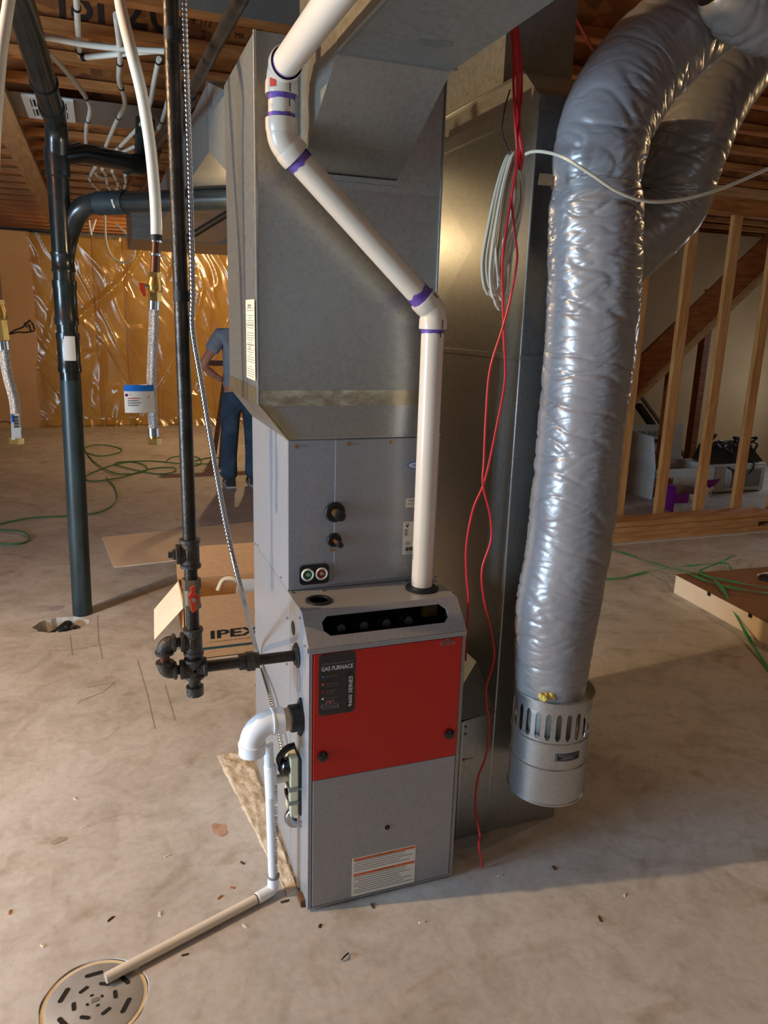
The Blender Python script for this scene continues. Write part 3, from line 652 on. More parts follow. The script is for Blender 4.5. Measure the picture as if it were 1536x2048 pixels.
fl0 = Vector((-0.080, 0.094, 0.0175)); fl1 = Vector((-0.530, -0.068, 0.0150))
MB().tube(arc_path([Vector((cbt.x, cbt.y, 0.062)), Vector((cbt.x, cbt.y, 0.0185)), fl0+(fl1-fl0)*0.1], 0.02, 6), 0.0168, 20).build('floor_elbow', 'pvc_white', cdp)
MB().lathe([(0.0140, 0.0), (0.0176, 0.0), (0.0176, 0.006), (0.0140, 0.006)], Vector((cbt.x, cbt.y, 0.06)), (0,0,1), 20).build('glue_ring', 'grey_print', cdp)
dd = (fl1-fl0).normalized()
pp = MB(); pp.tube([fl0+dd*0.03, fl1], rr_, 20, caps=False).tube([fl1, fl0+dd*0.2], 0.0108, 20, caps=False)
pp.lathe([(0.0108, 0), (rr_, 0)], fl1, dd, 20, closed=False)
pp.build('floor_run', 'pvc', cdp)
MB().lathe([(0.0134, 0.0), (0.0142, 0.0), (0.0142, 0.002), (0.0134, 0.002)], fl0+dd*0.052, dd, 20).build('glue_ring', 'ink', cdp)
text('M D1785  NSF 80 LISTED ASTM D2466 1/2 IPS', (cbt.x+0.002, cbt.y-rr_-0.0002, ct.z-0.09), (0,0,-1), (1,0,0), 0.0085, 'ink', cdp, width=0.30)

# ================================================================== ELECTRICAL DISCONNECT
sx = thing('service_switch', (-0.02, 0.11, 0.23), 'cream and black service switch screwed to the furnace side', 'switch')
MB().box(-0.006, -0.0005, 0.070, 0.145, 0.262, 0.44).build('back_plate', 'black', sx, bevel=0.002)
for z0, z1, xx in ((0.345, 0.44, -0.030), (0.305, 0.34, -0.032), (0.258, 0.30, -0.030)): MB().box(xx, -0.006, 0.078, 0.138, z0, z1).build('body', 'cream_plastic', sx, bevel=0.003)
for z0, z1 in ((0.340, 0.352), (0.298, 0.308)): MB().box(-0.035, -0.006, 0.074, 0.142, z0, z1).build('strap', 'galv_dull', sx, bevel=0.001)
MB().lathe([(0.024, 0), (0.026, 0.006), (0.024, 0.024), (0.014, 0.032), (0.0, 0.033)], (-0.026, 0.104, 0.405), (-1,0,0.25), 20).build('plug_body', 'black_gloss', sx)
MB().tube(cr([(-0.05, 0.104, 0.41), (-0.055, 0.103, 0.435), (-0.035, 0.10, 0.462), (-0.012, 0.10, 0.468)], 6), 0.0095, 12).build('plug_cord', 'black_gloss', sx)
MB().lathe([(0.010, 0), (0.010, 0.007), (0.0, 0.008)], (-0.031, 0.108, 0.322), (-1,0,0), 16).build('toggle', 'ink', sx)
MB().tube(cr([(-0.02, 0.1, 0.262), (-0.03, 0.1, 0.245), (-0.022, 0.1, 0.226), (-0.008, 0.1, 0.222)], 5), 0.0135, 12).build('conduit_fitting', 'steel', sx)
screw((-0.0008, 0.068, 0.35), (-1,0,0), sx, 0.0035); screw((-0.0008, 0.068, 0.245), (-1,0,0), sx, 0.0035)

# ================================================================== EVAPORATOR COIL CABINET
YC, HC = 0.2339, 1.2966
cc = thing('coil_cabinet', (0.222, 0.49, HS), 'grey evaporator coil cabinet sitting on top of the furnace', 'coil cabinet')
MB().box(0.0, FWD, YC+0.004, FD, HS+0.001, HC).build('casing', 'enamel_coil', cc, bevel=0.002)
xs_ = P(672, 1000, 'y', YC).x
MB().box(0.0015, xs_, YC+0.001, YC+0.004, HS+0.008, HC-0.003).build('access_panel', 'enamel_coil', cc, bevel=0.001)
MB().box(xs_-0.004, FWD-0.0015, YC-0.002, YC+0.001, HS+0.012, HC-0.003).build('access_panel', 'enamel_coil', cc, bevel=0.001)
def Cf(x, y, o=0.0): return P(x, y, 'y', YC-o)
for px, py in ((594, 893), (698, 888), (783, 885)): screw(Cf(px, py, 0.002), (0,-1,0), cc, 0.0045, 'brass')
for (px, py, rg_, rt2, ln, mt) in ((670, 1024, 0.029, 0.0125, 0.040, 'brass'), (668.5, 1080, 0.0205, 0.0062, 0.045, 'copper')):
    c0 = Cf(px, py, 0.002)
    MB().lathe([(rg_, 0), (rg_, 0.003), (rg_*0.9, 0.006), (rg_*0.45, 0.004), (rg_*0.42, 0.002)], c0, (0,-1,0), 28).build('pipe_grommet', 'rubber', cc)
    stb = MB().cyl(c0, c0+Vector((0.002, -ln, 0)), rt2, 16).build('refrigerant_stub', mt, cc)
    MB().lathe([(rt2+0.002, 0.0), (rt2+0.002, 0.014), (rt2*0.8, 0.016), (0.0, 0.016)], c0+Vector((0.002, -ln+0.004, 0)), (0,-1,0), 16).build('stub_cap', 'rubber', stb)
p0 = Cf(665, 1100, 0.002); MB().box(p0.x-0.006, p0.x+0.006, p0.y-0.0008, p0.y, p0.z-0.004, p0.z+0.004).build('small_tag', 'brass', cc)
d0, d1, d2 = Cf(599, 1130, 0.002), Cf(658, 1130, 0.002), Cf(599, 1169, 0.002)
pw_, ph_ = d1.x-d0.x, d0.z-d2.z; pcx, pcz = (d0.x+d1.x)/2, d2.z+ph_/2
dpl = MB().prism([(x, d0.y, z) for x, z in rrect(pcx, pcz-0.002, pw_, ph_, 0.012)], (0, -0.003, 0)).build('drain_plate', 'black', cc)
for s_, mt in ((-1, 'green_plug'), (1, 'red_plug')):
    q = Vector((pcx+s_*pw_*0.235, d0.y-0.003, pcz-0.001))
    MB().lathe([(0.0185, 0), (0.0185, 0.003), (0.0155, 0.005), (0.013, 0.003), (0.0125, 0.001)], q, (0,-1,0), 24).build('port_ring', 'label_white', dpl)
    MB().lathe([(0.0126, 0.0), (0.0126, 0.002), (0.007, 0.003), (0.005, 0.0005), (0.0, 0.0005)], q, (0,-1,0), 20).build('drain_plug', mt, dpl)
# stickers half hidden by the vent pipe
def sticker(x0p, y0p, y1p, wd, mt='label_white'):
    a, b_ = Cf(x0p, y0p, 0.002), Cf(x0p, y1p, 0.002)
    global stk
    stk = MB().prism([(x, a.y, z) for x, z in rrect(a.x+wd/2, (a.z+b_.z)/2, wd, a.z-b_.z, 0.003)], (0, -0.0006, 0)).build('sticker', mt, cc); return a, b_
a, b_ = sticker(812, 997, 1015, 0.05); text('! WARNING', (a.x+0.004, a.y-0.0008, a.z-0.010), RTX, UPZ, 0.006, 'ink', stk, width=0.036)
MB().box(a.x+0.004, a.x+0.04, a.y-0.0009, a.y-0.0006, a.z-0.016, a.z-0.0145).box(a.x+0.004, a.x+0.036, a.y-0.0009, a.y-0.0006, a.z-0.020, a.z-0.0185).build('text_line', 'grey_print', stk)
a, b_ = sticker(807, 1044, 1109, 0.055)
MB().add([(a.x+0.006, a.y-0.0008, a.z-0.012), (a.x+0.018, a.y-0.0008, a.z-0.012), (a.x+0.012, a.y-0.0008, a.z-0.018)], [(0,1,2)]).build('arrow_mark', 'ink', stk)
text('U', (a.x+0.007, a.y-0.0008, a.z-0.011), RTX, UPZ, 0.008, 'ink', stk, width=0.009, bold=0.02)
for i in range(6): MB().box(a.x+0.004, a.x+0.017-0.002*(i % 3), a.y-0.0009, a.y-0.0006, a.z-0.024-0.0035*i, a.z-0.0225-0.0035*i).build('text_line', 'ink', stk)
text('UL', (a.x+0.0115, a.y-0.0008, b_.z+0.031), RTX, UPZ, 0.005, 'ink', stk, width=0.006); MB().tube([Vector((a.x+0.0145+0.0055*math.cos(t_), a.y-0.0008, b_.z+0.0335+0.0055*math.sin(t_))) for t_ in [2*PI*i/14 for i in range(14)]], 0.0005, 4, closed=True).build('mark_ring', 'ink', stk)
for i in range(12): MB().box(a.x+0.008+0.0028*i, a.x+0.0092+0.0028*i+0.0007*(i % 3), a.y-0.0009, a.y-0.0006, b_.z+0.010, b_.z+0.022).build('barcode_bar', 'ink', stk)
text('7103', (a.x+0.008, a.y-0.0008, b_.z+0.003), RTX, UPZ, 0.005, 'ink', stk, width=0.02)
q = Cf(838, 930, 0.002)
lgo = MB().prism([(q.x+0.036*math.cos(t_), q.y, q.z+0.0125*math.sin(t_)) for t_ in [2*PI*i/28 for i in range(28)]], (0, -0.0005, 0)).build('logo_oval', 'sticker_blue', cc)
MB().prism([(q.x+0.032*math.cos(t_), q.y-0.0004, q.z+0.0095*math.sin(t_)) for t_ in [2*PI*i/28 for i in range(28)]], (0, -0.0004, 0)).build('logo_field', 'label_white', lgo)
text('AllStyle', (q.x-0.022, q.y-0.001, q.z-0.004), RTX, UPZ, 0.008, 'sticker_blue', lgo, width=0.044)
MB().tube([Cf(807, 1137, 0.0018)+Vector((0.017*math.cos(t_), 0, 0.017*math.sin(t_))) for t_ in [2*PI*i/24 for i in range(24)]], 0.0006, 4, closed=True).build('knockout_ring', 'grey_print', cc)
for px, py in ((510, 1088), (517, 1090), (563, 1155)): screw(P(px, py, 'x', 0), (-1,0,0), cc, 0.003)

# ================================================================== SUPPLY PLENUM
XP0, XP1, YP0, YP1, ZP0, ZP1 = -0.0775, 0.408, 0.2254, 0.6972, 1.4347, 2.2524
pn = thing('supply_plenum', (0.18, 0.46, HC), 'tall galvanized supply plenum above the coil cabinet', 'plenum')
ZT = 1.392
MB().hexa([(0,YC,HC+0.001),(FWD,YC,HC+0.001),(FWD,FD,HC+0.001),(0,FD,HC+0.001),(XP0,YP0,ZT),(XP1,YP0,ZT),(XP1,YP1,ZT),(XP0,YP1,ZT)]).build('transition', 'galv_bright', pn)
MB().box(XP0, XP1, YP0, YP1, ZT, ZP0).build('joint_collar', 'galv', pn)
cre = MB(); cre.box(XP0, XP1, YP0+0.0005, YP1, ZP0, ZP1)
cre.build('duct_body', 'galv', pn)
# cross-broken front sheet, a shallow pyramid, and a side sheet with folded edges
cxm, czm = (XP0+XP1)/2, (ZP0+1.93)/2
MB().add([(XP0+0.004, YP0+0.0003, ZP0), (XP1-0.004, YP0+0.0003, ZP0), (XP1-0.004, YP0+0.0003, 1.93), (XP0+0.004, YP0+0.0003, 1.93), (cxm, YP0-0.006, czm)], [(0,1,4),(1,2,4),(2,3,4),(3,0,4)]).build('cross_break', 'galv', pn)
MB().add([(XP0-0.0003, YP1-0.004, ZP0), (XP0-0.0003, YP0+0.004, ZP0), (XP0-0.0003, YP0+0.004, ZP1), (XP0-0.0003, YP1-0.004, ZP1), (XP0-0.006, (YP0+YP1)/2, 1.85)], [(0,1,4),(1,2,4),(2,3,4),(3,0,4)]).build('cross_break', 'galv', pn)
MB().tube([(XP0-0.001, YP0-0.001, ZT), (XP0-0.001, YP0-0.001, ZP1)], 0.004, 8).build('corner_seam', 'galv_bright', pn)
MB().tube([(XP1+0.001, YP0-0.001, ZT), (XP1+0.001, YP0-0.001, ZP1)], 0.003, 8).build('corner_seam', 'galv_bright', pn)
def tape(p4, parent, off): 
    n_ = 26; b2 = MB(); vs_ = []
    p4 = [Vector(p) for p in p4]; nrm_ = (p4[1]-p4[0]).cross(p4[3]-p4[0]).normalized()
    for i in range(n_+1):
        for j in range(5):
            u, v = i/n_, j/4; q_ = (p4[0]*(1-u)+p4[1]*u)*(1-v)+(p4[3]*(1-u)+p4[2]*u)*v
            vs_.append(q_+nrm_*(off+0.0022*abs(noise.noise(q_*60))))
    b2.add(vs_, [(i*5+j, (i+1)*5+j, (i+1)*5+j+1, i*5+j+1) for i in range(n_) for j in range(4)], True); b2.build('foil_tape', 'foil', parent, angle=180)
tape([(XP0-0.001, YP0, ZT-0.004), (XP1, YP0, ZT-0.004), (XP1, YP0, ZP0-0.006), (XP0-0.001, YP0, ZP0-0.006)], pn, 0.0012)
tape([(XP0, YP1, ZT-0.006), (XP0, YP0, ZT-0.006), (XP0, YP0, ZP0-0.002), (XP0, YP1, ZP0-0.002)], pn, 0.0012)
# tape folded down the transition corner
TA = Vector((XP0, YP0, ZT)); TBm = Vector((0, YC, HC+0.002))
tape([TBm+Vector((0, -0.001, 0)), TBm+Vector((0.035, -0.001, 0)), TA+Vector((0.035, -0.001, 0)), TA+Vector((0, -0.001, 0))], pn, 0.0006)
tape([TBm+Vector((0, 0.05, 0)), TBm, TA, TA+Vector((0, 0.05, 0))], pn, 0.0006)
MB().tube([TBm, TA], 0.004, 8).build('folded_edge', 'foil', pn)
MB().hexa([(0.0,YC-0.001,HC+0.0012),(FWD,YC-0.001,HC+0.0012),(FWD,YC+0.002,HC+0.0012),(0,YC+0.002,HC+0.0012),(0,YC-0.002,HC+0.006),(FWD,YC-0.002,HC+0.006),(FWD,YC+0.002,HC+0.006),(0,YC+0.002,HC+0.006)]).build('drive_cleat', 'galv_bright', pn)
# paper instruction sheet on the left side
a, b_ = P(491, 600, 'x', XP0-0.007), P(517, 768, 'x', XP0-0.007)
sy0, sy1 = 0.232, a.y-0.004
ish = MB().box(XP0-0.0075, XP0-0.0066, sy0, sy1, 1.452, a.z).build('instruction_sheet', 'label_cream', pn)
zt = a.z
for i in range(30):
    if i % 7 == 3: continue
    wf_ = (0.35, 0.8, 0.86, 0.82, 0.7)[i % 5]; ym_ = (sy0+sy1)/2; hw = (sy1-sy0)*0.5*wf_
    MB().box(XP0-0.0079, XP0-0.0074, ym_-hw, ym_+hw, zt-0.016-0.0062*i, zt-0.0143-0.0062*i+(0.0014 if i % 8 == 0 else 0)).build('text_line', 'grey_print', ish)
for i in range(2): text(('BBU', 'CES DIR')[i], (XP0-0.008, sy1-0.03, zt-(0.02, 0.125)[i]), (0,-1,0), (0,0,1), 0.009, 'grey_print', ish, width=0.04)

# takeoff duct from the plenum front, running over the camera
tk = thing('takeoff_duct', (0.16, -0.06, 2.13), 'rectangular galvanized takeoff duct leaving the plenum top toward the front', 'duct')
DX0, DX1, DZ, DY = 0.035, 0.296, 2.14, -0.065
MB().box(DX0, DX1, -3.6, DY, DZ, 2.42).build('duct_run', 'galv_dull', tk)
MB().hexa([(0.028, 0.224, 1.958),(0.281, 0.224, 1.958),(DX1-0.004, 0.224, 2.25),(DX0+0.004, 0.224, 2.25),
           (0.028, 0.2235, 1.9585),(0.281, 0.2235, 1.9585),(DX1, DY, 2.25),(DX0, DY, 2.25)])
wg = MB()
w8 = [Vector(p) for p in ((0.028,0.2235,1.957),(0.281,0.2235,1.957),(DX1-0.002,DY,DZ+0.002),(DX0+0.002,DY,DZ+0.002),(0.028,0.2235,2.40),(0.281,0.2235,2.40),(DX1-0.002,DY,2.40),(DX0+0.002,DY,2.40))]
wg.add(w8, [(0,1,2,3),(4,7,6,5),(0,3,7,4),(1,5,6,2),(2,6,7,3),(0,4,5,1)]); wg.build('sloped_boot', 'galv', tk)
MB().box(DX0-0.004, DX1+0.006, DY-0.012, DY+0.004, DZ-0.003, DZ+0.001).build('drive_cleat', 'galv_bright', tk)
MB().box(0.026, 0.283, 0.214, 0.2245, 1.946, 1.958).build('boot_flange', 'galv', tk)
MB().tube([(DX0, DY, DZ), (DX0, -3.6, DZ)], 0.003, 6).build('corner_seam', 'galv_bright', tk)
for k_, (px, py) in enumerate(((880, 88), (700, 132))): pass
q = P(868, 86, 'z', DZ-0.0004); MB().prism([q+Vector((-0.035, -0.005, 0)), q+Vector((0.028, -0.022, 0)), q+Vector((0.036, 0.004, 0)), q+Vector((0.01, 0.022, 0)), q+Vector((-0.03, 0.014, 0))], (0,0,-0.0008)).build('tape_scrap', 'galv_bright', tk)

# trunk duct behind the plenum, running to the back of the basement
tb = thing('trunk_duct', (0.25, 2.4, 2.2), 'galvanized trunk duct running back behind the plenum', 'duct')
MB().box(-0.056, 0.45, 1.2, 4.6, 2.172, 2.392).build('duct_run', 'galv', tb)
MB().hexa([(-0.05,0.698,2.0),(0.39,0.698,2.0),(0.45,1.2,2.172),(-0.056,1.2,2.172),(-0.05,0.698,2.235),(0.39,0.698,2.235),(0.45,1.2,2.392),(-0.056,1.2,2.392)]).build('transition', 'galv_dull', tb)
MB().box(-0.060, 0.454, 1.19, 1.21, 2.168, 2.396).build('drive_cleat', 'galv_bright', tb)
MB().box(-0.060, 0.454, 2.6, 2.625, 2.168, 2.396).build('drive_cleat', 'galv_bright', tb)
lo_ = thing('branch_duct', (0.4, 6.0, 2.25), 'rectangular metal duct box hanging low near the back wall', 'duct')
a, b_ = P(262, 437, 'y', 6.0), P(470, 492, 'y', 6.0)
MB().box(a.x, 1.3, 5.9, 7.2, b_.z, 2.66).build('duct_run', 'galv_dull', lo_)
for i in range(3): MB().box(a.x-0.004, 1.3, 5.893, 5.9, b_.z+0.01+0.085*i, b_.z+0.022+0.085*i).build('seam', 'grey_print', lo_)

# ================================================================== RETURN AIR DUCT
rt = thing('return_air_duct', (0.77, 0.5, 0.0), 'tall galvanized return air duct standing beside the furnace', 'duct')
RX0, RX1, RY0, RY1 = 0.644, 0.90, 0.158, 0.90
MB().box(RX0, RX1, RY0, RY1, 0.002, 1.524).build('lower_section', 'galv', rt); MB().box(RX0+0.002, RX1, RY0+0.002, RY1, 1.524, 2.152).build('upper_section', 'galv', rt)
MB().add([(RX0-0.0003, RY1-0.01, 0.50), (RX0-0.0003, RY0+0.006, 0.50), (RX0-0.0003, RY0+0.006, 1.51), (RX0-0.0003, RY1-0.01, 1.51), (RX0-0.003, 0.5, 1.0)], [(0,1,4),(1,2,4),(2,3,4),(3,0,4)]).build('cross_break', 'galv', rt)
MB().add([(RX0+0.0017, RY1-0.01, 1.54), (RX0+0.0017, RY0+0.008, 1.54), (RX0+0.0017, RY0+0.008, 2.14), (RX0+0.0017, RY1-0.01, 2.14), (RX0-0.002, 0.5, 1.84)], [(0,1,4),(1,2,4),(2,3,4),(3,0,4)]).build('cross_break', 'galv', rt)
MB().box(RX0-0.004, RX1+0.004, RY0-0.004, RY1+0.004, 1.516, 1.530).build('drive_cleat', 'galv', rt)
MB().box(RX0-0.003, RX1+0.003, RY0-0.003, RY1, 2.152, 2.19).build('top_band', 'galv_dull', rt)
MB().hexa([(RX0-0.003,RY0,2.19),(RX1,RY0,2.19),(RX1,RY1,2.19),(RX0-0.003,RY1,2.19),(RX0+0.004,0.25,2.262),(RX1,0.25,2.262),(RX1,RY1,2.262),(RX0+0.004,RY1,2.262)]).build('top_collar', 'galv', rt)
MB().tube([(RX0+0.003, 0.25, 2.263), (RX0+0.003, RY1, 2.263)], 0.004, 8).build('top_lip', 'galv_bright', rt)
MB().box(RX0+0.03, RX1, 0.42, 3.0, 2.264, 2.62).build('overhead_run', 'galv_dull', rt)
MB().tube([(RX0-0.001, RY0-0.001, 0.004), (RX0-0.001, RY0-0.001, 2.15)], 0.0035, 8).build('corner_seam', 'galv_bright', rt)
# boot joining duct and furnace
MB().prism([(FWD+0.002, 0.155, 0.006), (RX0, 0.155, 0.006), (RX0, 0.155, 0.436), (FWD+0.09, 0.155, 0.42), (FWD+0.002, 0.155, 0.42)], (0, 0.5, 0)).build('boot', 'galv', rt)
MB().hexa([(FWD+0.002,0.152,0.42),(RX0,0.152,0.436),(RX0,0.655,0.436),(FWD+0.002,0.655,0.42),(FWD+0.002,0.22,0.425),(RX0,0.30,0.54),(RX0,0.655,0.54),(FWD+0.002,0.655,0.425)]).build('boot_top', 'galv_dull', rt)
bt = FWD+0.086
MB().box(bt-0.004, bt+0.002, 0.150, 0.156, 0.008, 0.42).build('boot_seam', 'galv_bright', rt)
for z in (0.40, 0.375, 0.285): screw((bt+0.012, 0.155, z), (0,-1,0), rt, 0.0035, 'grey_print')
MB().box(bt+0.01, bt+0.045, 0.1535, 0.155, 0.284, 0.286).build('scratch', 'grey_print', rt)
# ================================================================== VENT PIPE
vt = thing('vent_pipe', VB, 'cream plastic vent pipe rising from the furnace with two elbows', 'vent pipe')
R2 = 0.0302
v0 = VB+Vector((0, 0, 0.005)); v1 = P(866, 622, 'y', 0.150); v1 = Vector((0.368, 0.146, v1.z))
v2 = P(573, 284, 'y', 0.125); v3 = Vector((v2.x-0.012, 0.120, 2.148)); v4 = Vector((v3.x+0.0, -3.4, 2.148))
v2 = Vector((v3.x, 0.122, v2.z))
MB().cyl(v0, v1, R2, 28).build('riser', 'pvc', vt)
MB().cyl(v1, v2, R2, 28).build('diagonal_run', 'pvc', vt)
MB().cyl(v2, v3, R2, 28).build('short_riser', 'pvc', vt)
MB().cyl(v3, v4, R2, 28).build('overhead_run', 'pvc', vt)
def elbow(a, b_, c_, L, parent, mt='pvc', R=R2, hub=0.030, cut=0.022):
    a, b_, c_ = Vector(a), Vector(b_), Vector(c_); u = (a-b_).normalized(); v = (c_-b_).normalized()
    pth = [b_+u*L]+[((1-t_)**2)*(b_+u*cut)+2*t_*(1-t_)*b_+t_*t_*(b_+v*cut) for t_ in [i/8 for i in range(9)]]+[b_+v*L]
    eo = MB().tube(pth, R+0.0042, 28).build('elbow', mt, parent)
    for d in (u, v): MB().lathe([(R, 0), (R+0.0062, 0), (R+0.0068, 0.003), (R+0.0062, hub*0.8), (R+0.0042, hub)], b_+d*L, -d, 28).build('elbow_hub', mt, eo)
    return b_+u*L, u, b_+v*L, v
def band(p, d, w_, mt, parent, name='primer_band', R=R2, seed=0):
    d = Vector(d).normalized(); n = 40; u = d.orthogonal().normalized(); v = d.cross(u); vs_ = []
    for k_ in (0, 1):
        for j in range(n):
            a_ = 2*PI*j/n; e = d*(w_*(0 if k_ == 0 else 1+0.35*noise.noise(Vector((math.cos(a_)*2, math.sin(a_)*2, seed)))))
            vs_.append(Vector(p)+e+(u*math.cos(a_)+v*math.sin(a_))*(R+0.0007))
    MB().add(vs_, [(j, (j+1) % n, n+(j+1) % n, n+j) for j in range(n)], True).build(name, mt, parent)
h1 = elbow(v0, v1, v2, 0.046, vt); h2 = elbow(v1, v2, v3, 0.046, vt)
ev3 = Vector((0, -0.0, 0))
h3 = elbow(v2, v3, v4, 0.052, vt, cut=0.045)
band(h1[0], h1[1], 0.010, 'purple', vt, seed=1); band(h1[2], h1[3], 0.026, 'purple', vt, seed=2)
band(h2[0], h2[1], 0.018, 'purple', vt, seed=3); band(h2[2], h2[3], 0.010, 'purple', vt, seed=4)
band(h3[0], h3[1], 0.012, 'purple', vt, seed=5); band(h3[2], h3[3], 0.006, 'purple', vt, seed=6)
def mark(p, d, ln, parent, R, side):
    d = Vector(d).normalized(); s_ = (Vector(side)-d*d.dot(Vector(side))).normalized(); c0 = Vector(p)+s_*(R+0.0012)
    MB().tube([c0-d*ln/2, c0+d*ln/2], 0.0013, 6).build('pen_mark', 'ink', parent)
sd = (CAM-v1); sd.z = 0; sd = (sd.normalized()*0.75+Vector((0.6, -0.25, 0))).normalized()
mark(h1[0]+Vector((0,0,0.012)), (0,0,1), 0.022, vt, R2+0.006, sd); mark(h1[0]-Vector((0,0,0.012)), (0,0,1), 0.018, vt, R2, sd)
mark(h1[2]-h1[3]*0.012, h1[3], 0.016, vt, R2+0.006, (0.5,-1,0.5)); mark(h2[0]+h2[1]*0.004, h2[1], 0.024, vt, R2+0.004, (0.3,-1,0.6))
for z_ in (0.012, 0.038): mark(h2[2]+Vector((0,0,z_-0.01)), (0,0,1), 0.016, vt, R2+0.004, sd)
mark(h3[0]+Vector((0,0,0.01)), (0,0,1), 0.02, vt, R2+0.006, sd)
# red sticker on the top fitting
q0 = h3[0]+Vector((0,0,0.012)); ang = math.atan2(CAM.y-q0.y, CAM.x-q0.x)-0.75; b2 = MB(); vs_ = []
for i in range(7):
    a_ = ang+0.42*i/6
    for dz in (0, 0.018): vs_.append(q0+Vector((math.cos(a_)*(R2+0.0074), math.sin(a_)*(R2+0.0074), dz-0.004)))
b2.add(vs_, [(2*i, 2*i+2, 2*i+3, 2*i+1) for i in range(6)]); b2.build('fitting_sticker', 'sticker_red', vt)

# ================================================================== INSULATED FLEX DUCTS
def flex(name, pts, rads, lab, mt, seed, amp=1.0, seg=16, n=72, parent=None):
    path = cr(pts, seg); k = len(path)
    rad = []
    for i in range(k):
        t_ = i/seg; a_ = int(min(t_, len(rads)-1)); b_ = min(a_+1, len(rads)-1); f_ = t_-a_; rad.append(rads[a_]*(1-f_)+rads[b_]*f_)
    fr2 = MB().frame(path); vs_ = []; s_ = 0
    for i in range(k):
        if i: s_ += (path[i]-path[i-1]).length
        u, v = fr2[i]
        for j in range(n):
            a_ = 2*PI*j/n; ca, sa = math.cos(a_), math.sin(a_)
            tw = 0.012*math.sin(a_+seed)+0.008*math.sin(3*a_+s_*14)
            zone = 0.35+0.65*max(0, min(1, 0.5+1.6*noise.noise(Vector((ca*0.5, sa*0.5, s_*2.1+seed)))))
            q1 = noise.noise(Vector((ca*0.75, sa*0.75, (s_+tw)*17+seed)))
            q2 = noise.noise(Vector((ca*1.5+5, sa*1.5, (s_-1.5*tw)*46+seed*2)))
            q3 = noise.noise(Vector((ca*1.0, sa*1.0+9, s_*2.6+seed)))
            q4 = noise.noise(Vector((ca*2.6+2, sa*2.6, (s_+2*tw)*60+seed)))
            r = rad[i]*(1+amp*(0.035*q3+zone*(-0.045*max(0, 1-abs(q1)*4.5)**2-0.026*max(0, 1-abs(q2)*4)**2+0.011*q4)))
            vs_.append(path[i]+(u*ca+v*sa)*r)
    t = parent or thing(name, tuple(min(path, key=lambda p: p.z)), lab, 'flexible duct', None)
    b2 = MB().add(vs_, [(i*n+j, i*n+(j+1) % n, (i+1)*n+(j+1) % n, (i+1)*n+j) for i in range(k-1) for j in range(n)], True)
    b2.build('jacket' if parent is None else name, mt, t, angle=180); return t, path, rad
def Y0(px, py, y=0.0): return P(px, py, 'y', y)
fp = [Y0(1100,1378), Y0(1106,1300), Y0(1118,1200), Y0(1135,1100), Y0(1146,1000), Y0(1157,900), Y0(1168,800), Y0(1179,700), Y0(1186,600), Y0(1190,500), Y0(1192,410), Y0(1193,372), Y0(1199,310), Y0(1224,225,0.01), Y0(1282,135,0.03), Y0(1365,58,0.05), Y0(1470,-20,0.08), Y0(1600,-80,0.1)]
fr_d = [0.100, 0.110, 0.119, 0.117, 0.118, 0.114, 0.117, 0.119, 0.119, 0.118, 0.114, 0.104, 0.112, 0.116, 0.118, 0.118, 0.118, 0.118]
fx, fpath, frad = flex('fresh_air_flex_duct', fp, fr_d, 'shiny grey insulated flexible duct hanging to the slotted metal barrel', 'flex', 3.0, 1.0, 40, 110)
# joint: tape band and a loose foil tab
jp = Y0(1193, 380)
MB().lathe([(0.098, -0.012), (0.106, -0.010), (0.107, 0.0), (0.106, 0.010), (0.098, 0.012)], jp, (0.02,0,1), 40).build('joint_tape', 'flex_dark', fx)
q = P(1078, 346, 'y', -0.03); 
MB().hexa([q+Vector(v) for v in ((0,0,-0.026),(0.034,-0.004,-0.026),(0.034,-0.002,-0.026),(0,0.002,-0.026),(0.003,0,0.0),(0.034,-0.004,0.0),(0.034,-0.002,0.0),(0.003,0.002,0.0))]).build('foil_tab', 'foil', fx)
MB().hexa([q+Vector(v) for v in ((0.034,-0.004,-0.034),(0.04,-0.004,-0.03),(0.04,-0.002,-0.03),(0.034,-0.002,-0.034),(0.034,-0.004,-0.004),(0.042,-0.004,-0.004),(0.042,-0.002,-0.004),(0.034,-0.002,-0.004))]).build('foil_tab', 'steel', fx)
cp = cr([Y0(1395,-20,-0.02), Y0(1470,-10,0.0), Y0(1560,20,0.05)], 8)
b2 = [Y0(1398,30,-0.02), Y0(1490,28,0.0), Y0(1620,20,0.05)]
f3, _, _ = flex('duct_wrap_bulge', [P(1440,-40,'y',-0.12), P(1475,-5,'y',-0.12), P(1545,30,'y',-0.12), P(1640,30,'y',-0.12)], [0.06, 0.085, 0.09, 0.09], 'grey wrapped duct end bulging over the flexible duct at the top right', 'flex_dark', 17.0, 1.6, 24, 64, fx)
fp2 = [(0.93, 0.46, 1.86), (1.05, 0.44, 1.80), P(1320,425,'y',0.40), P(1358,335,'y',0.37), P(1405,225,'y',0.35), P(1470,130,'y',0.35), P(1560,40,'y',0.35), P(1600,30,'y',0.36)]
f2, _, _ = flex('return_flex_duct', fp2, [0.116, 0.128, 0.130, 0.126, 0.122, 0.120, 0.118, 0.115], 'second dull grey flexible duct looping behind the hanging one', 'flex_dark', 31.0, 1.5, 34, 96)

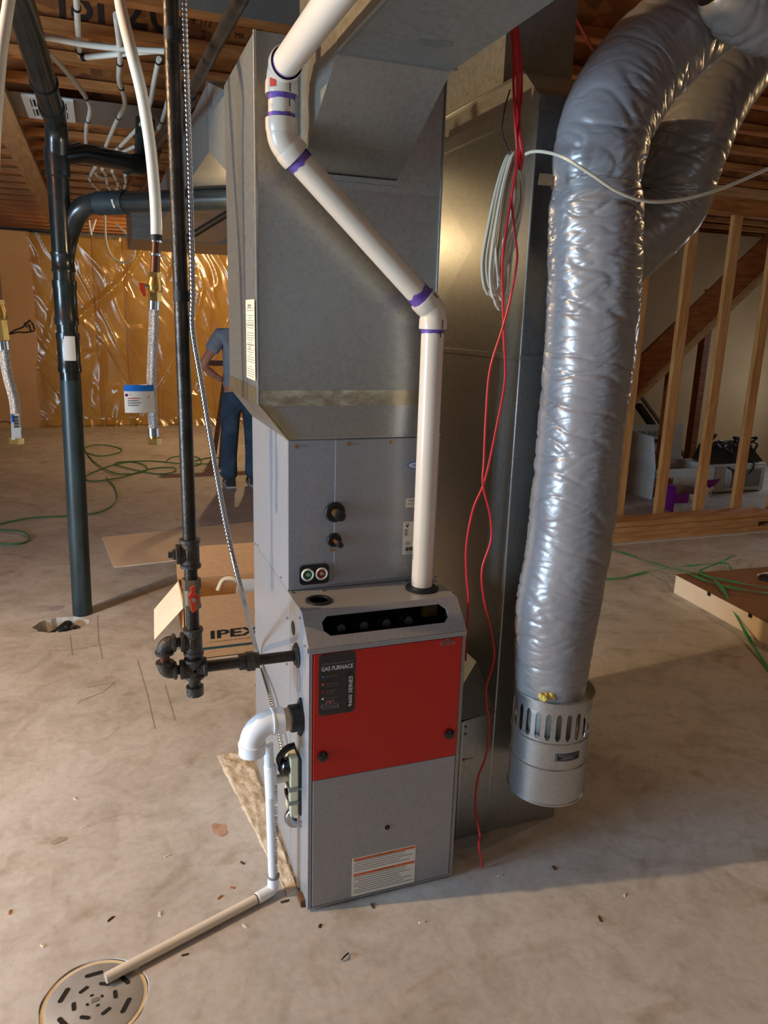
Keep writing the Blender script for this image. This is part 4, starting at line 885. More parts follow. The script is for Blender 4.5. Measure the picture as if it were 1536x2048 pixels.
# ================================================================== SLOTTED COMBUSTION-AIR BARREL
ba = thing('air_inlet_barrel', (0.740, 0.0, 0.255), 'galvanized slotted air barrel hanging on the flexible duct', 'air barrel')
bc = Vector((0.741, -0.002, 0.0)); BR = 0.113; bz0, bz1 = 0.262, 0.585; tl = Vector((-0.004, 0, 1)).normalized()
def ringshell(z0, z1, r, th=0.0015): return [(r, z0), (r, z1), (r-th, z1), (r-th, z0)]
MB().lathe(ringshell(bz0, 0.470, BR), bc, (0,0,1), 72, closed=True).build('barrel_wall', 'galv_bright', ba)
MB().lathe(ringshell(0.553, bz1, BR), bc, (0,0,1), 72, closed=True).build('top_band', 'galv_bright', ba)
ns = 24
for i in range(ns):
    a_ = 2*PI*i/ns; da = 2*PI/ns*0.235; vs_ = []
    for rr2 in (BR, BR-0.0015):
        for z in (0.469, 0.480, 0.543, 0.554):
            f_ = 1.0 if 0.475 < z < 0.55 else 1.7
            for s_ in (-1, 1): vs_.append(bc+Vector((rr2*math.cos(a_+s_*da*f_), rr2*math.sin(a_+s_*da*f_), z)))
    fs = []
    for o_2 in (0, 8): fs += [(o_2+2*k_, o_2+2*k_+1, o_2+2*k_+3, o_2+2*k_+2) for k_ in range(3)]
    for k_ in range(3): fs += [(2*k_, 2*k_+2, 8+2*k_+2, 8+2*k_), (2*k_+1, 2*k_+3, 8+2*k_+3, 8+2*k_+1)]
    MB().add(vs_, fs).build('slot_bar', 'galv_bright', ba)
for z in (0.458, 0.375): MB().lathe([(BR, z-0.005), (BR+0.0035, z-0.002), (BR+0.0035, z+0.002), (BR, z+0.005)], bc, (0,0,1), 72).build('bead', 'galv_bright', ba)
MB().lathe([(BR, bz0-0.002), (BR+0.002, bz0-0.002), (BR+0.002, bz0+0.003), (BR, bz0+0.003)], bc, (0,0,1), 72, closed=True).build('rolled_rim', 'galv_bright', ba)
MB().lathe([(0.084, bz1-0.001), (BR+0.005, bz1-0.001), (BR+0.005, bz1+0.003), (0.084, bz1+0.003)], bc, (0,0,1), 72, closed=True).build('top_ring', 'galv', ba)
MB().lathe([(0.076, 0.40), (0.080, 0.42), (0.080, 0.60), (0.074, 0.60)], bc, (0,0,1), 48).build('inner_sleeve', 'galv_dull', ba)
ac = math.atan2(CAM.y-bc.y, CAM.x-bc.x)
def wraplabel(a0, a1, z0, z1, r, mt, nm):
    vs_ = []; n_ = 10
    for i in range(n_+1):
        a_ = a0+(a1-a0)*i/n_
        for z in (z0, z1): vs_.append(bc+Vector((r*math.cos(a_), r*math.sin(a_), z)))
    MB().add(vs_, [(2*i, 2*i+2, 2*i+3, 2*i+1) for i in range(n_)], True).build(nm, mt, ba)
wraplabel(ac+0.20, ac+0.88, 0.408, 0.432, BR+0.0008, 'ink', 'maker_label'); wraplabel(ac+0.22, ac+0.86, 0.410, 0.430, BR+0.0012, 'grey_print', 'maker_label'); wraplabel(ac+0.235, ac+0.845, 0.4115, 0.4285, BR+0.0016, 'ink', 'maker_label')
for i, (z, sp) in enumerate(((0.4245, 0.50), (0.4205, 0.3), (0.4165, 0.4))): wraplabel(ac+0.54-sp/2, ac+0.54+sp/2, z-0.0012, z+0.0008, BR+0.002, 'grey_print', 'text_line')
# torn insulation poking out above the barrel
fb = MB(); c0 = P(1103, 1391, 'y', -0.085)
for i in range(16):
    fb.ball(c0+Vector((0.034*(random.random()-0.5)*2, 0.012*(random.random()-0.5), 0.008*(random.random()-0.5))), 0.006+0.006*random.random(), 5)
fb.build('torn_insulation', 'fiberglass', fx)

# ================================================================== GAS LINE
gy = 0.121; gx = -0.273
gl_ = thing('gas_pipe', (gx, gy, 0.66), 'black iron gas pipe dropping to the furnace with drip leg and red valve', 'gas pipe')
GR = 0.0167
MB().cyl((gx, gy, 1.06), (gx-0.002, gy, 2.66), GR, 18).build('drop_pipe', 'iron', gl_)
def fitting(a, b_, r=0.0225, bead=0.0255, mt='iron_cast', nm='tee'):
    a, b_ = Vector(a), Vector(b_); L_ = (b_-a).length; d = (b_-a).normalized()
    MB().lathe([(r, 0), (bead, 0.001), (bead, 0.009), (r, 0.012), (r, L_-0.012), (bead, L_-0.009), (bead, L_-0.001), (r, L_)], a, d, 20).build(nm, mt, gl_)
fitting((gx, gy, 1.000), (gx, gy, 1.075)); fitting((gx, gy, 1.037), (gx-0.035, gy, 1.037), nm='tee_outlet')
MB().hexnut((gx-0.034, gy, 1.037), (gx-0.042, gy, 1.037), 0.015).build('plug_collar', 'iron_cast', gl_); MB().bar((gx-0.041, gy, 1.037), (gx-0.053, gy, 1.037), 0.013, 0.013).build('square_plug', 'iron_cast', gl_)
MB().cyl((gx, gy, 0.955), (gx, gy, 1.003), GR, 18).build('nipple', 'iron', gl_)
gv = MB().hexnut((gx, gy, 0.945), (gx, gy, 0.972), 0.024).tube([(gx, gy, 0.945), (gx, gy, 0.905)], 0.0215, 16).hexnut((gx, gy, 0.905), (gx, gy, 0.893), 0.023).build('valve_body', 'brass_dull', gl_)
MB().tube([(gx, gy-0.018, 0.930), (gx, gy-0.034, 0.930)], 0.007, 12).build('valve_stem', 'steel', gv)
lev = MB(); lev.prism([(gx+x, gy-0.034, 0.930+z) for x, z in ((-0.010, 0.0), (-0.014, 0.006), (-0.006, 0.016), (-0.006, 0.030), (0.004, 0.034), (0.007, 0.014), (0.015, 0.006), (0.012, -0.006), (0.007, -0.012), (0.007, -0.032), (-0.004, -0.036), (-0.007, -0.014))], (0, -0.005, 0)); lev.build('valve_lever', 'sticker_red', gv, bevel=0.001)
MB().hexnut((gx, gy-0.039, 0.930), (gx, gy-0.044, 0.930), 0.006).build('lever_nut', 'steel', gv)
MB().cyl((gx, gy, 0.82), (gx, gy, 0.896), GR, 18).build('nipple', 'iron', gl_)
fitting((gx, gy, 0.765), (gx, gy, 0.838)); 
zt_, zb_ = 0.803, 0.727; lxx = gx-0.072
fitting((gx, gy, zt_), (gx-0.032, gy, zt_), nm='tee_outlet'); MB().cyl((gx-0.03, gy, zt_), (gx-0.052, gy, zt_), 0.0125, 16).build('close_nipple', 'iron', gl_)
def gas_elbow(c_, u, v):
    c_, u, v = Vector(c_), Vector(u), Vector(v); s_ = 0.026
    MB().tube([c_+u*s_]+[((1-t_)**2)*(c_+u*0.018)+2*t_*(1-t_)*c_+t_*t_*(c_+v*0.018) for t_ in [i/6 for i in range(7)]]+[c_+v*s_], 0.0195, 18).build('street_elbow', 'iron_cast', gl_)
    for d in (u, v): MB().lathe([(0.019, 0), (0.0235, 0.001), (0.0235, 0.008), (0.019, 0.010)], c_+d*0.019, d, 18).build('elbow_bead', 'iron_cast', gl_)
gas_elbow((lxx, gy, zt_), (1,0,0), (0,0,-1)); gas_elbow((lxx, gy, zb_), (1,0,0), (0,0,1))
MB().cyl((lxx, gy, zb_+0.02), (lxx, gy, zt_-0.02), 0.0125, 16).build('close_nipple', 'copper_dull', gl_)
MB().cyl((lxx+0.02, gy, zb_), (gx-0.025, gy, zb_), 0.0125, 16).build('close_nipple', 'iron', gl_)
MB().cyl((gx, gy, 0.75), (gx, gy, 0.770), 0.0155, 16).build('nipple', 'iron', gl_)
fitting((gx, gy, 0.700), (gx, gy, 0.756)); fitting((gx-0.036, gy, zb_), (gx+0.032, gy, zb_), nm='tee_outlet')
MB().cyl((gx, gy, 0.672), (gx, gy, 0.702), 0.0155, 16).build('drip_nipple', 'iron', gl_)
MB().lathe([(0.0, 0), (0.018, 0), (0.0225, 0.003), (0.0225, 0.026), (0.018, 0.028)], (gx, gy, 0.650), (0,0,1), 18).build('drip_cap', 'iron_cast', gl_)
MB().cyl((gx+0.03, gy, zb_), (gx+0.12, gy, zb_), 0.0150, 18).build('horizontal_pipe', 'iron', gl_)
MB().hexnut((gx+0.115, gy, zb_), (gx+0.132, gy, zb_), 0.022).hexnut((gx+0.134, gy, zb_), (gx+0.155, gy, zb_), 0.0275).tube([(gx+0.155, gy, zb_), (gx+0.168, gy, zb_)], 0.021, 16).build('union', 'iron_cast', gl_)
MB().cyl((gx+0.165, gy, zb_), (0.02, gy, zb_), 0.0145, 18).build('horizontal_pipe', 'iron', gl_)
for py in (72, 592):
    q = P(352 if py < 100 else 364, py, 'y', gy); MB().lathe([(GR+0.0004, -0.012), (GR+0.0016, -0.012), (GR+0.0016, 0.012), (GR+0.0004, 0.012)], (gx, gy, q.z), (0,0,1), 20).build('tape_wrap', 'ink', gl_)
MB().lathe([(GR, 0), (GR+0.002, 0.001), (GR+0.002, 0.008), (GR, 0.009)], (gx, gy, P(350, 140, 'y', gy).z), (0,0,1), 20).build('pipe_joint', 'iron', gl_)
# second gas pipe overhead
g2 = thing('overhead_iron_pipe', (-0.125, 0.1, 2.3), 'black iron pipe running level under the joists beside the plenum', 'iron pipe')
MB().cyl(D(375, 195, 2.5), D(490, -18, 1.60), 0.0167, 18).build('pipe', 'iron', g2)
q = D(378, 200, 2.5); MB().cyl(q+Vector((0,0.03,0)), q+Vector((0,-0.02,0)), 0.022, 18).build('coupling', 'iron_cast', g2)
MB().cyl(q+Vector((0,0.03,0)), q+Vector((-0.02,1.6,0.12)), 0.0167, 16).build('pipe', 'iron', g2)
# armoured cable strapped to the gas pipe
bxp = [(gx+0.026, gy-0.012, 2.62), (gx+0.025, gy-0.014, 2.2), (gx+0.026, gy-0.012, 1.9), (gx+0.024, gy-0.013, 1.665)]
bxp += [P(x, y, 'y', 0.11) for x, y in ((385, 660), (405, 780), (428, 920), (455, 1065), (487, 1200))]
bxp += [P(x, y, 'x', -0.018) for x, y in ((513, 1300), (540, 1390), (556, 1455))]+[P(570, 1530, 'x', -0.022)]
pth = cr(bxp, 40); s_ = 0; rad = []; path2 = []
tot = 0; cum = [0]
for a, b_ in zip(pth[:-1], pth[1:]): tot += (b_-a).length; cum.append(tot)
npts = int(tot/0.0032); path2 = []; j = 0
for i in range(npts+1):
    t_ = tot*i/npts
    while j < len(cum)-2 and cum[j+1] < t_: j += 1
    f_ = (t_-cum[j])/max(cum[j+1]-cum[j], 1e-9); path2.append(pth[j].lerp(pth[j+1], min(f_, 1)))
rad = [0.0072 if i % 3 else 0.0056 for i in range(len(path2))]
ac_ = MB().tube(path2, rad, 8).build('armoured_cable', 'steel', angle=50)
tag(ac_, 'ribbed metal armoured cable strapped beside the gas pipe', 'cable')

# ================================================================== ABS DRAIN STACK
ab = thing('drain_stack', (-0.633, 2.497, 0), 'black plastic drain stack rising from the floor pit to the joists', 'drain pipe')
AR = 0.051
a0 = Vector((-0.634, 2.497, -0.06)); a1 = P(141, 760, 'y', 2.49); a2 = P(126, 560, 'y', 2.49); a3 = Vector((-0.600, 2.49, 2.40))
MB().cyl(a0, a1, AR, 28).build('lower_pipe', 'abs_scuffed_sheen', ab)
MB().cyl(a1, a3, AR-0.001, 28).build('stack_pipe', 'abs', ab)
def sleeve(z0, z1, r, mt='abs'):
    def c(z): 
        t_ = (z-a1.z)/(a3.z-a1.z); return a1.lerp(a3, t_)
    MB().lathe([(AR-0.002, 0), (r, 0.002), (r, (z1-z0)*0.15), (r-0.003, (z1-z0)*0.2), (r-0.003, (z1-z0)*0.8), (r, (z1-z0)*0.85), (r, z1-z0-0.002), (AR-0.002, z1-z0)], c(z0), (c(z1)-c(z0)), 28).build('coupling', mt, ab)
def zof(py): return P(130, py, 'y', 2.49).z
sleeve(zof(745), zof(665), AR+0.006); sleeve(zof(650), zof(560), AR+0.007); sleeve(zof(545), zof(505), AR+0.005)
q = P(133, 697, 'y', 2.43); 
vs_ = []; aa = math.atan2(CAM.y-2.49, CAM.x-a1.x)
for i in range(7):
    a_ = aa-0.5+1.0*i/6
    for dz in (-0.06, 0.06): vs_.append(Vector((a1.x+0.006+(AR+0.0072)*math.cos(a_), 2.49+(AR+0.0072)*math.sin(a_), q.z+dz)))
MB().add(vs_, [(2*i, 2*i+2, 2*i+3, 2*i+1) for i in range(6)], True).build('paper_label', 'label_white', ab)
# upper wye and the sloping pipe toward the front
u1 = Vector((-0.590, 2.46, 2.47)); u2 = Vector((-0.643, 1.432, 2.615)); u3 = Vector((-0.70, 0.45, 2.62))
MB().tube(arc_path([a3-Vector((0,0,0.1)), u1, u2, u3], 0.16, 8), AR, 28).build('front_run', 'abs', ab)
for t_, w_ in ((0.14, 0.06), (0.42, 0.012)):
    q = u1.lerp(u2, t_); d = (u2-u1).normalized(); MB().lathe([(AR, 0), (AR+0.006, 0.001), (AR+0.006, w_), (AR, w_+0.001)], q, d, 28).build('coupling', 'abs', ab)
MB().lathe([(AR, -0.005), (AR+0.006, 0), (AR+0.006, 0.12), (AR, 0.125)], a3-Vector((0,0,0.16)), (0,0,1), 28).build('wye_body', 'abs', ab)
# branch going right and back
br0 = Vector((-0.59, 2.49, 2.33)); br1 = P(280, 330, 'z', 2.40)
MB().tube([br0, Vector((-0.50, 2.55, 2.365)), br1], AR-0.004, 24).build('branch_pipe', 'abs', ab)
MB().tube([br1+(br0-br1)*0.18, br1], AR+0.003, 24).build('coupling', 'abs', ab)
MB().tube(arc_path([br1-Vector((0.06,0.02,0.01)), br1+Vector((0.02,0.02,0.0)), br1+Vector((0.04,0.03,0.24))], 0.05), AR-0.001, 20).build('branch_riser', 'abs', ab)
# lower wye, elbow and long horizontal pipe
h0 = P(128, 505, 'y', 2.50); hE = P(160, 408, 'y', 2.48); hF = P(450, 398, 'y', 1.92)
MB().tube(arc_path([h0+Vector((0,0,-0.02)), h0+Vector((0.015,0.01,0.06)), hE, hE.lerp(hF, 0.22)], 0.12, 8), AR-0.002, 26).build('elbow', 'abs', ab)
MB().cyl(hE.lerp(hF, 0.2), hE.lerp(hF, 1.12), AR-0.004, 26).build('horizontal_pipe', 'abs', ab)
MB().cyl(hE.lerp(hF, 0.14), hE.lerp(hF, 0.34), AR+0.003, 26).build('coupling', 'abs_scuffed_sheen', ab)
q = hE.lerp(hF, 0.27)+Vector((-0.01, -AR-0.0045, -0.012)); MB().hexa([q+Vector(v) for v in ((-0.008,0,-0.018),(0.0,0,-0.02),(0.0,0.003,-0.02),(-0.008,0.003,-0.018),(-0.018,0,0.018),(-0.006,0,0.018),(-0.006,0.003,0.018),(-0.018,0.003,0.018))]).build('chalk_mark', 'white_print', ab)
tag(MB().tube(cr([(-0.80, 2.37, -0.075), (-0.76, 2.33, -0.045), (-0.715, 2.35, -0.02), (-0.705, 2.40, -0.03), (-0.70, 2.43, -0.07)], 6), 0.034, 18).build('pipe_trap', 'abs'), 'black plastic trap bend half buried in the floor pit', 'pipe fitting')

# ================================================================== WATER LINES
def pex(name, pts, lab, r=0.0112, clips=(), mt='pex', n=6, grp='white water pipes along the joists'):
    pth = cr(pts, 7); t = thing(name, tuple(pth[0]), lab, 'water pipe', grp)
    MB().tube(pth, r, 12).build('tube', mt, t)
    for f_ in clips:
        i = int(f_*(len(pth)-2)); d = (pth[i+1]-pth[i]).normalized(); MB().lathe([(r, -0.008), (r+0.003, -0.008), (r+0.003, 0.008), (r, 0.008)], pth[i], d, 12).build('crimp_ring', 'ink', t)
    return t
def Zc(lst, z): return [P(x, y, 'z', z) for x, y in lst]
ZX = CZ-0.06
pex('water_pipe', Zc([(150,-30),(153,0),(156,60),(160,112)], ZX-0.0), 'white pipe coming straight down the picture top to a crimped elbow', clips=(0.45, 0.98))
pex('water_pipe', Zc([(66,72),(110,78),(170,89),(250,98),(340,103)], ZX-0.03), 'long white pipe crossing the joists behind the drain pipe top')
pex('water_pipe', Zc([(168,115),(200,112),(260,106),(335,100)], ZX-0.02), 'short white pipe crossing below the long one', clips=(0.03,))
pex('water_pipe', Zc([(95,104),(125,135),(155,170),(177,204),(180,225),(173,255),(172,290)], ZX-0.02), 'white pipe bending away beside the air register', clips=(0.48, 0.8))
pex('water_pipe', Zc([(232,30),(238,80),(240,120),(238,160),(248,192),(248,215),(232,245),(212,292)], ZX-0.02), 'white pipe with three black bands bending left under the duct panel', clips=(0.33, 0.5, 0.85))
pex('water_pipe', Zc([(318,118),(308,165),(300,208),(285,245),(258,275),(230,303)], ZX-0.02), 'white pipe curving left behind the long hanging one', clips=(0.05, 0.95))
pex('water_pipe', Zc([(335,205),(328,230),(316,258),(290,282),(262,296),(240,305)], ZX-0.02), 'white pipe curving out from behind the gas pipe', clips=(0.3, 0.75))
for k, (pl, lab) in enumerate((([(190,335),(181,352),(181,362),(200,382)], 'far white pipe kinked at left below the black branch'), ([(204,338),(212,350),(215,368),(222,383)], 'far white pipe second from left below the black branch'), ([(224,342),(233,360),(236,372),(228,390)], 'far white pipe third from left below the black branch'), ([(250,350),(252,365),(248,380),(244,392)], 'far white pipe at right below the black branch'), ([(190,345),(197,352),(205,356)], 'very short far white pipe between two bent ones'))):
    pex('water_pipe', Zc(pl, ZX-0.02), lab, clips=(0.35, 0.7) if k < 4 else (), r=0.0125)
for k, pl in enumerate(([(178,440),(180,455),(183,470)], [(192,437),(187,452),(184,462)])):
    pex('water_pipe', [P(x, y, 'y', 8.6) for x, y in pl], ('pale pipe end hanging at left near the back wall', 'pale pipe end hanging at right near the back wall')[k], r=0.014)
for k, (a, b_) in enumerate((((300,285),(190,470)), ((318,300),(232,470)))):
    pex('insulated_line', [P(a[0], a[1], 'z', 2.60), P((a[0]+b_[0])/2+12, (a[1]+b_[1])/2-8, 'z', 2.60), P(b_[0]+22, b_[1]-60, 'z', 2.6)], ('brown cable bundle running back under the joists, left of two', 'brown cable bundle running back under the joists, right of two')[k], r=0.018, mt='copper_dull', grp='brown bundles under the joists')
# hanging pipes ending in braided hoses
def hose(base, pexpts, cop, valve, hosepts, nut, lab1, lab2, flag, lever):
    t = thing('water_supply_drop', tuple(pexpts[0]), lab1, 'water pipe', 'supply drops ending in braided hoses')
    MB().tube(cr(pexpts, 8), 0.0142, 16).build('tube', 'pex', t)
    e = pexpts[-1]; MB().lathe([(0.0142, -0.004), (0.0158, -0.004), (0.0158, 0.010), (0.0142, 0.010)], e, (0,0,1), 16).build('crimp_ring', 'ink', t)
    MB().tube([e, cop], 0.0118, 14).build('copper_stub', 'copper_dull', t)
    for f_ in (0.02, 0.42): MB().lathe([(0.0118, 0), (0.0142, 0.001), (0.0142, 0.007), (0.0118, 0.008)], e.lerp(cop, f_), (cop-e), 14).build('solder_ring', 'steel', t)
    d = (valve-cop).normalized()
    bvv = MB().hexnut(cop, cop+d*0.012, 0.0175).tube([cop+d*0.012, cop+d*0.02, cop+d*0.03, cop+d*0.045, cop+d*0.05], [0.014, 0.0155, 0.0185, 0.0185, 0.015], 16).hexnut(cop+d*0.048, valve, 0.0165).build('ball_valve', 'brass', t)
    if lever:
        c_ = cop+d*0.036; MB().tube([c_, c_+Vector((-0.030, -0.008, 0.002))], 0.0055, 10).build('valve_stem', 'steel', bvv)
        MB().prism([c_+Vector(v) for v in ((-0.040,-0.012,0.008),(-0.028,-0.012,0.008),(-0.026,-0.012,-0.004),(-0.024,-0.012,-0.024),(-0.030,-0.012,-0.026),(-0.038,-0.012,-0.010))], (0,-0.004,0)).build('valve_lever', 'sticker_red', bvv)
    MB().tube(cr(hosepts, 8), 0.0125, 16).build('braided_hose', 'braid', t)
    for f_ in (0, 1):
        i = 0 if f_ == 0 else -1; p_ = Vector(hosepts[i]); d2 = (Vector(hosepts[1])-Vector(hosepts[0])).normalized() if f_ == 0 else (Vector(hosepts[-2])-Vector(hosepts[-1])).normalized()
        MB().tube([p_, p_+d2*0.022], 0.0142, 16).build('ferrule', 'steel', t)
    p_ = Vector(hosepts[-1]); d2 = (p_-Vector(hosepts[-2])).normalized()
    MB().tube([p_, p_+d2*0.006], 0.012, 14).hexnut(p_+d2*0.006, p_+d2*0.022, 0.0195).build('hose_nut', 'brass', t)
    return t
yh = 0.40
HP = lambda x, y, yy=yh: P(x, y, 'y', yy)
hd = hose(None, [HP(236,-30,0.55), HP(243,20,0.5), HP(262,100), HP(284,190), HP(300,290), HP(309,380), HP(312,430), HP(313,478)], HP(310,545), HP(310,602), [HP(309,602), HP(306,680), HP(303,760), HP(305,820), HP(308,872)], None, 'white pipe hanging to a brass valve and braided hose with blue tag', '', True, True)
# wrap-around tag on the hose
q0, q1 = HP(247,770,yh-0.016), HP(310,825,yh-0.016)
tg = MB(); vs_ = []
for i in range(13):
    u = i/12; x = q0.x+(q1.x-q0.x)*u; y = yh-0.014-0.006*math.sin(PI*u)
    for z in (q1.z, q0.z): vs_.append((x, y, z))
for i in range(13):
    u = 1-i/12; x = q0.x+(q1.x-q0.x)*u; y = yh-0.010+0.018*math.sin(PI*u)
    for z in (q1.z, q0.z): vs_.append((x, y, z))
tg.add(vs_, [(2*i, 2*i+2, 2*i+3, 2*i+1) for i in range(25)], True); ptg = tg.build('paper_tag', 'label_white', hd)
tb2 = MB(); vs_ = []
for i in range(13):
    u = i/12; x = q0.x+(q1.x-q0.x)*u; y = yh-0.0148-0.006*math.sin(PI*u)
    for z in (q0.z-0.016, q0.z): vs_.append((x, y, z))
tb2.add(vs_, [(2*i, 2*i+2, 2*i+3, 2*i+1) for i in range(12)], True); tb2.build('tag_stripe', 'sticker_blue', ptg)
for i in range(4): MB().box(q0.x+0.008, q0.x+0.040-0.006*(i % 2), yh-0.0205, yh-0.0198, q0.z-0.036-0.006*i, q0.z-0.0335-0.006*i).build('text_line', 'label_orange' if i == 0 else 'grey_print', ptg)
MB().lathe([(0.004, 0), (0.004, 0.0006), (0, 0.0006)], (q0.x+0.006, yh-0.0195, q0.z-0.026), (0,-1,0), 12).build('tag_mark', 'sticker_purple', ptg)
MB().add([(q0.x+0.045, yh-0.0185, q0.z-0.028), (q0.x+0.062, yh-0.0175, q0.z-0.028), (q0.x+0.062, yh-0.0175, q0.z-0.034), (q0.x+0.05, yh-0.0185, q0.z-0.038)], [(0,1,2,3)]).build('tag_mark', 'ink', ptg)
yl = 0.47
hl = hose(None, [P(28,-60,'y',0.62), P(12,40,'y',0.58), P(0,130,'y',0.54), P(-12,300,'y',yl), P(-14,480,'y',yl)], P(-6,600,'y',yl), P(6,680,'y',yl), [P(6,682,'y',yl), P(14,745,'y',yl), P(28,800,'y',yl), P(33,850,'y',yl), P(33,870,'y',yl)], None, 'white pipe at the left picture edge ending in a braided hose', '', False, False)
q0, q1 = P(18,828,'y',yl-0.02), P(42,880,'y',yl-0.02)
ptl = MB().hexa([(q0.x,yl-0.017,q1.z),(q1.x,yl-0.017,q1.z),(q1.x,yl+0.016,q1.z),(q0.x,yl+0.016,q1.z),(q0.x+0.004,yl-0.017,q0.z),(q1.x,yl-0.017,q0.z),(q1.x,yl+0.016,q0.z),(q0.x+0.004,yl+0.016,q0.z)]).build('paper_tag', 'label_white', hl)
MB().box(q0.x+0.004, q0.x+0.010, yl-0.0178, yl-0.017, q0.z-0.022, q0.z-0.001).build('tag_stripe', 'sticker_blue', ptl)
for i in range(8): MB().box(q1.x-0.014, q1.x-0.002, yl-0.0178, yl-0.017, q0.z-0.008-0.004*i, q0.z-0.006-0.004*i+0.001*(i % 2)).build('barcode_bar', 'ink', ptl)

# ================================================================== HANGING WIRES
yw = 0.075
cw = thing('cable_coil', P(1005, 610, 'y', yw), 'loosely coiled white cable hanging in front of the return duct', 'cable')
tops = [(1015,312),(1020,308),(1022,306),(1026,308),(1030,310),(1034,312),(1036,316),(1018,312),(1028,306),(1024,310),(1040,318),(1022,312)]
botl = [(968,580),(972,588),(978,590),(984,596),(990,606),(994,618),(1000,600),(976,575),(986,585),(996,560),(1004,540),(990,612)]
rwide = [1046, 1040, 1044, 1036, 1030, 1020, 1042, 1028, 1046, 1036, 1046, 1012]
rr = random.Random(5)
for i in range(12):
    t0, b0 = tops[i], botl[i]; yy = yw+0.012*rr.uniform(-1, 1)
    lx_ = (t0[0]*0.45+b0[0]*0.55)-8-6*rr.random()
    pts = [P(t0[0], t0[1], 'y', yy), P(t0[0]*0.6+lx_*0.4-6, t0[1]+60, 'y', yy-0.008), P(lx_-2, 460, 'y', yy-0.01), P(b0[0]-4, b0[1]-50, 'y', yy), P(b0[0]+3, b0[1], 'y', yy+0.004), P(b0[0]+16, b0[1]-25, 'y', yy+0.012), P((b0[0]+rwide[i])/2+6, 480, 'y', yy+0.012), P(rwide[i], 400, 'y', yy+0.01), P(t0[0]+8, t0[1]+25, 'y', yy+0.006)]
    MB().tube(cr(pts, 8, True), 0.0036, 8, closed=True).build('loop', 'cable_white', cw)
tag(MB().tube(cr([P(1040,315,'y',yw), P(1062,304,'y',0.02), P(1090,304,'y',-0.04), P(1130,316,'y',-0.14), P(1180,347,'y',-0.17), P(1235,383,'y',-0.18), P(1290,402,'y',-0.18), P(1350,401,'y',-0.18), P(1420,385,'y',-0.18), P(1490,358,'y',-0.17), P(1600,308,'y',-0.15)], 8), 0.0040, 8).build('white_cable', 'cable_white'), 'single white cable looping across the flexible duct to the right', 'cable')
def wire(pts, r, mt, lab, name='wire'):
    return tag(MB().tube(cr(pts, 8), r, 8).build(name, mt), lab, 'wire')
yr = 0.05
wire([P(1010,-60,'y',0.1), P(1024,75,'y',0.1), P(1027,170,'y',0.1), P(1030,240,'y',yr), P(1034,300,'y',yr), P(1032,340,'y',yr-0.01), P(1024,400,'y',yr-0.015), P(1030,470,'y',yr-0.015), P(1034,520,'y',yr-0.015), P(1020,600,'y',yr), P(1004,660,'y',yr), P(980,740,'y',yr), P(972,830,'y',yr), P(968,920,'y',yr), P(966,970,'y',yr), P(980,1030,'y',yr), P(982,1080,'y',yr), P(964,1140,'y',yr), P(968,1200,'y',yr), P(984,1270,'y',yr), P(988,1320,'y',yr), P(972,1380,'y',yr), P(978,1450,'y',yr), P(972,1510,'y',yr), P(955,1560,'y',yr), P(951,1620,'y',0.03), P(960,1670,'y',0.0), P(958,1690,'y',-0.02), P(965,1735,'z',0.006)], 0.0032, 'cable_red', 'red wire trailing down to the floor beside the furnace', 'red_wire')
wire([P(1018,-60,'y',0.1), P(1040,100,'y',0.1), P(1043,180,'y',0.1), P(1038,240,'y',yr+0.01), P(1040,300,'y',yr+0.01), P(1030,350,'y',yr-0.005), P(1014,450,'y',yr-0.02), P(1005,520,'y',yr-0.02), P(1006,600,'y',yr+0.01), P(1008,680,'y',yr+0.012), P(1010,760,'y',yr+0.012), P(992,860,'y',yr+0.012), P(970,960,'y',yr+0.012), P(946,1020,'y',yr+0.012), P(933,1090,'y',yr+0.012), P(933,1150,'y',yr+0.012), P(937,1200,'y',yr+0.012), P(934,1260,'y',0.10), P(931,1320,'y',0.25)], 0.0034, 'cable_red', 'red wire passing behind the furnace corner', 'red_wire')
wire([P(1014,-60,'y',0.08), P(1033,85,'y',0.08), P(1036,200,'y',0.08), P(1038,260,'y',yr), P(1044,305,'y',yr), P(1040,340,'y',yr)], 0.0055, 'cable_red', 'short thick red cable above the coiled white cable', 'red_wire')
wire([P(1020,180,'y',0.1), P(1010,215,'y',0.08), P(1004,260,'y',0.08), P(1012,290,'y',0.08), P(1022,310,'y',0.07)], 0.0018, 'cable_black', 'thin black tie wire holding the coiled cable', 'tie_wire')
wire([P(1138,10,'z',2.675), P(1160,55,'z',2.675), P(1185,100,'z',2.675)], 0.0045, 'cable_red', 'red cable crossing the dark joists at the top', 'red_wire')
wire([Vector((P(210,430,'y',7.5).x, 7.5, CZ)), P(210,440,'y',7.5), P(212,480,'y',7.5), P(222,510,'y',7.5), P(240,524,'y',7.5), P(258,523,'y',7.5), P(268,512,'y',7.5), P(268,495,'y',7.5), P(255,470,'y',7.5), P(232,448,'y',7.5)], 0.011, 'cable_white', 'thin pale cable looped near the back wall', 'white_cable')
tag(MB().cyl(P(362,484,'y',2.6), P(460,424,'y',2.6), 0.018, 12).build('iron_brace', 'cable_black'), 'dark slanting bar below the horizontal drain pipe', 'bar')

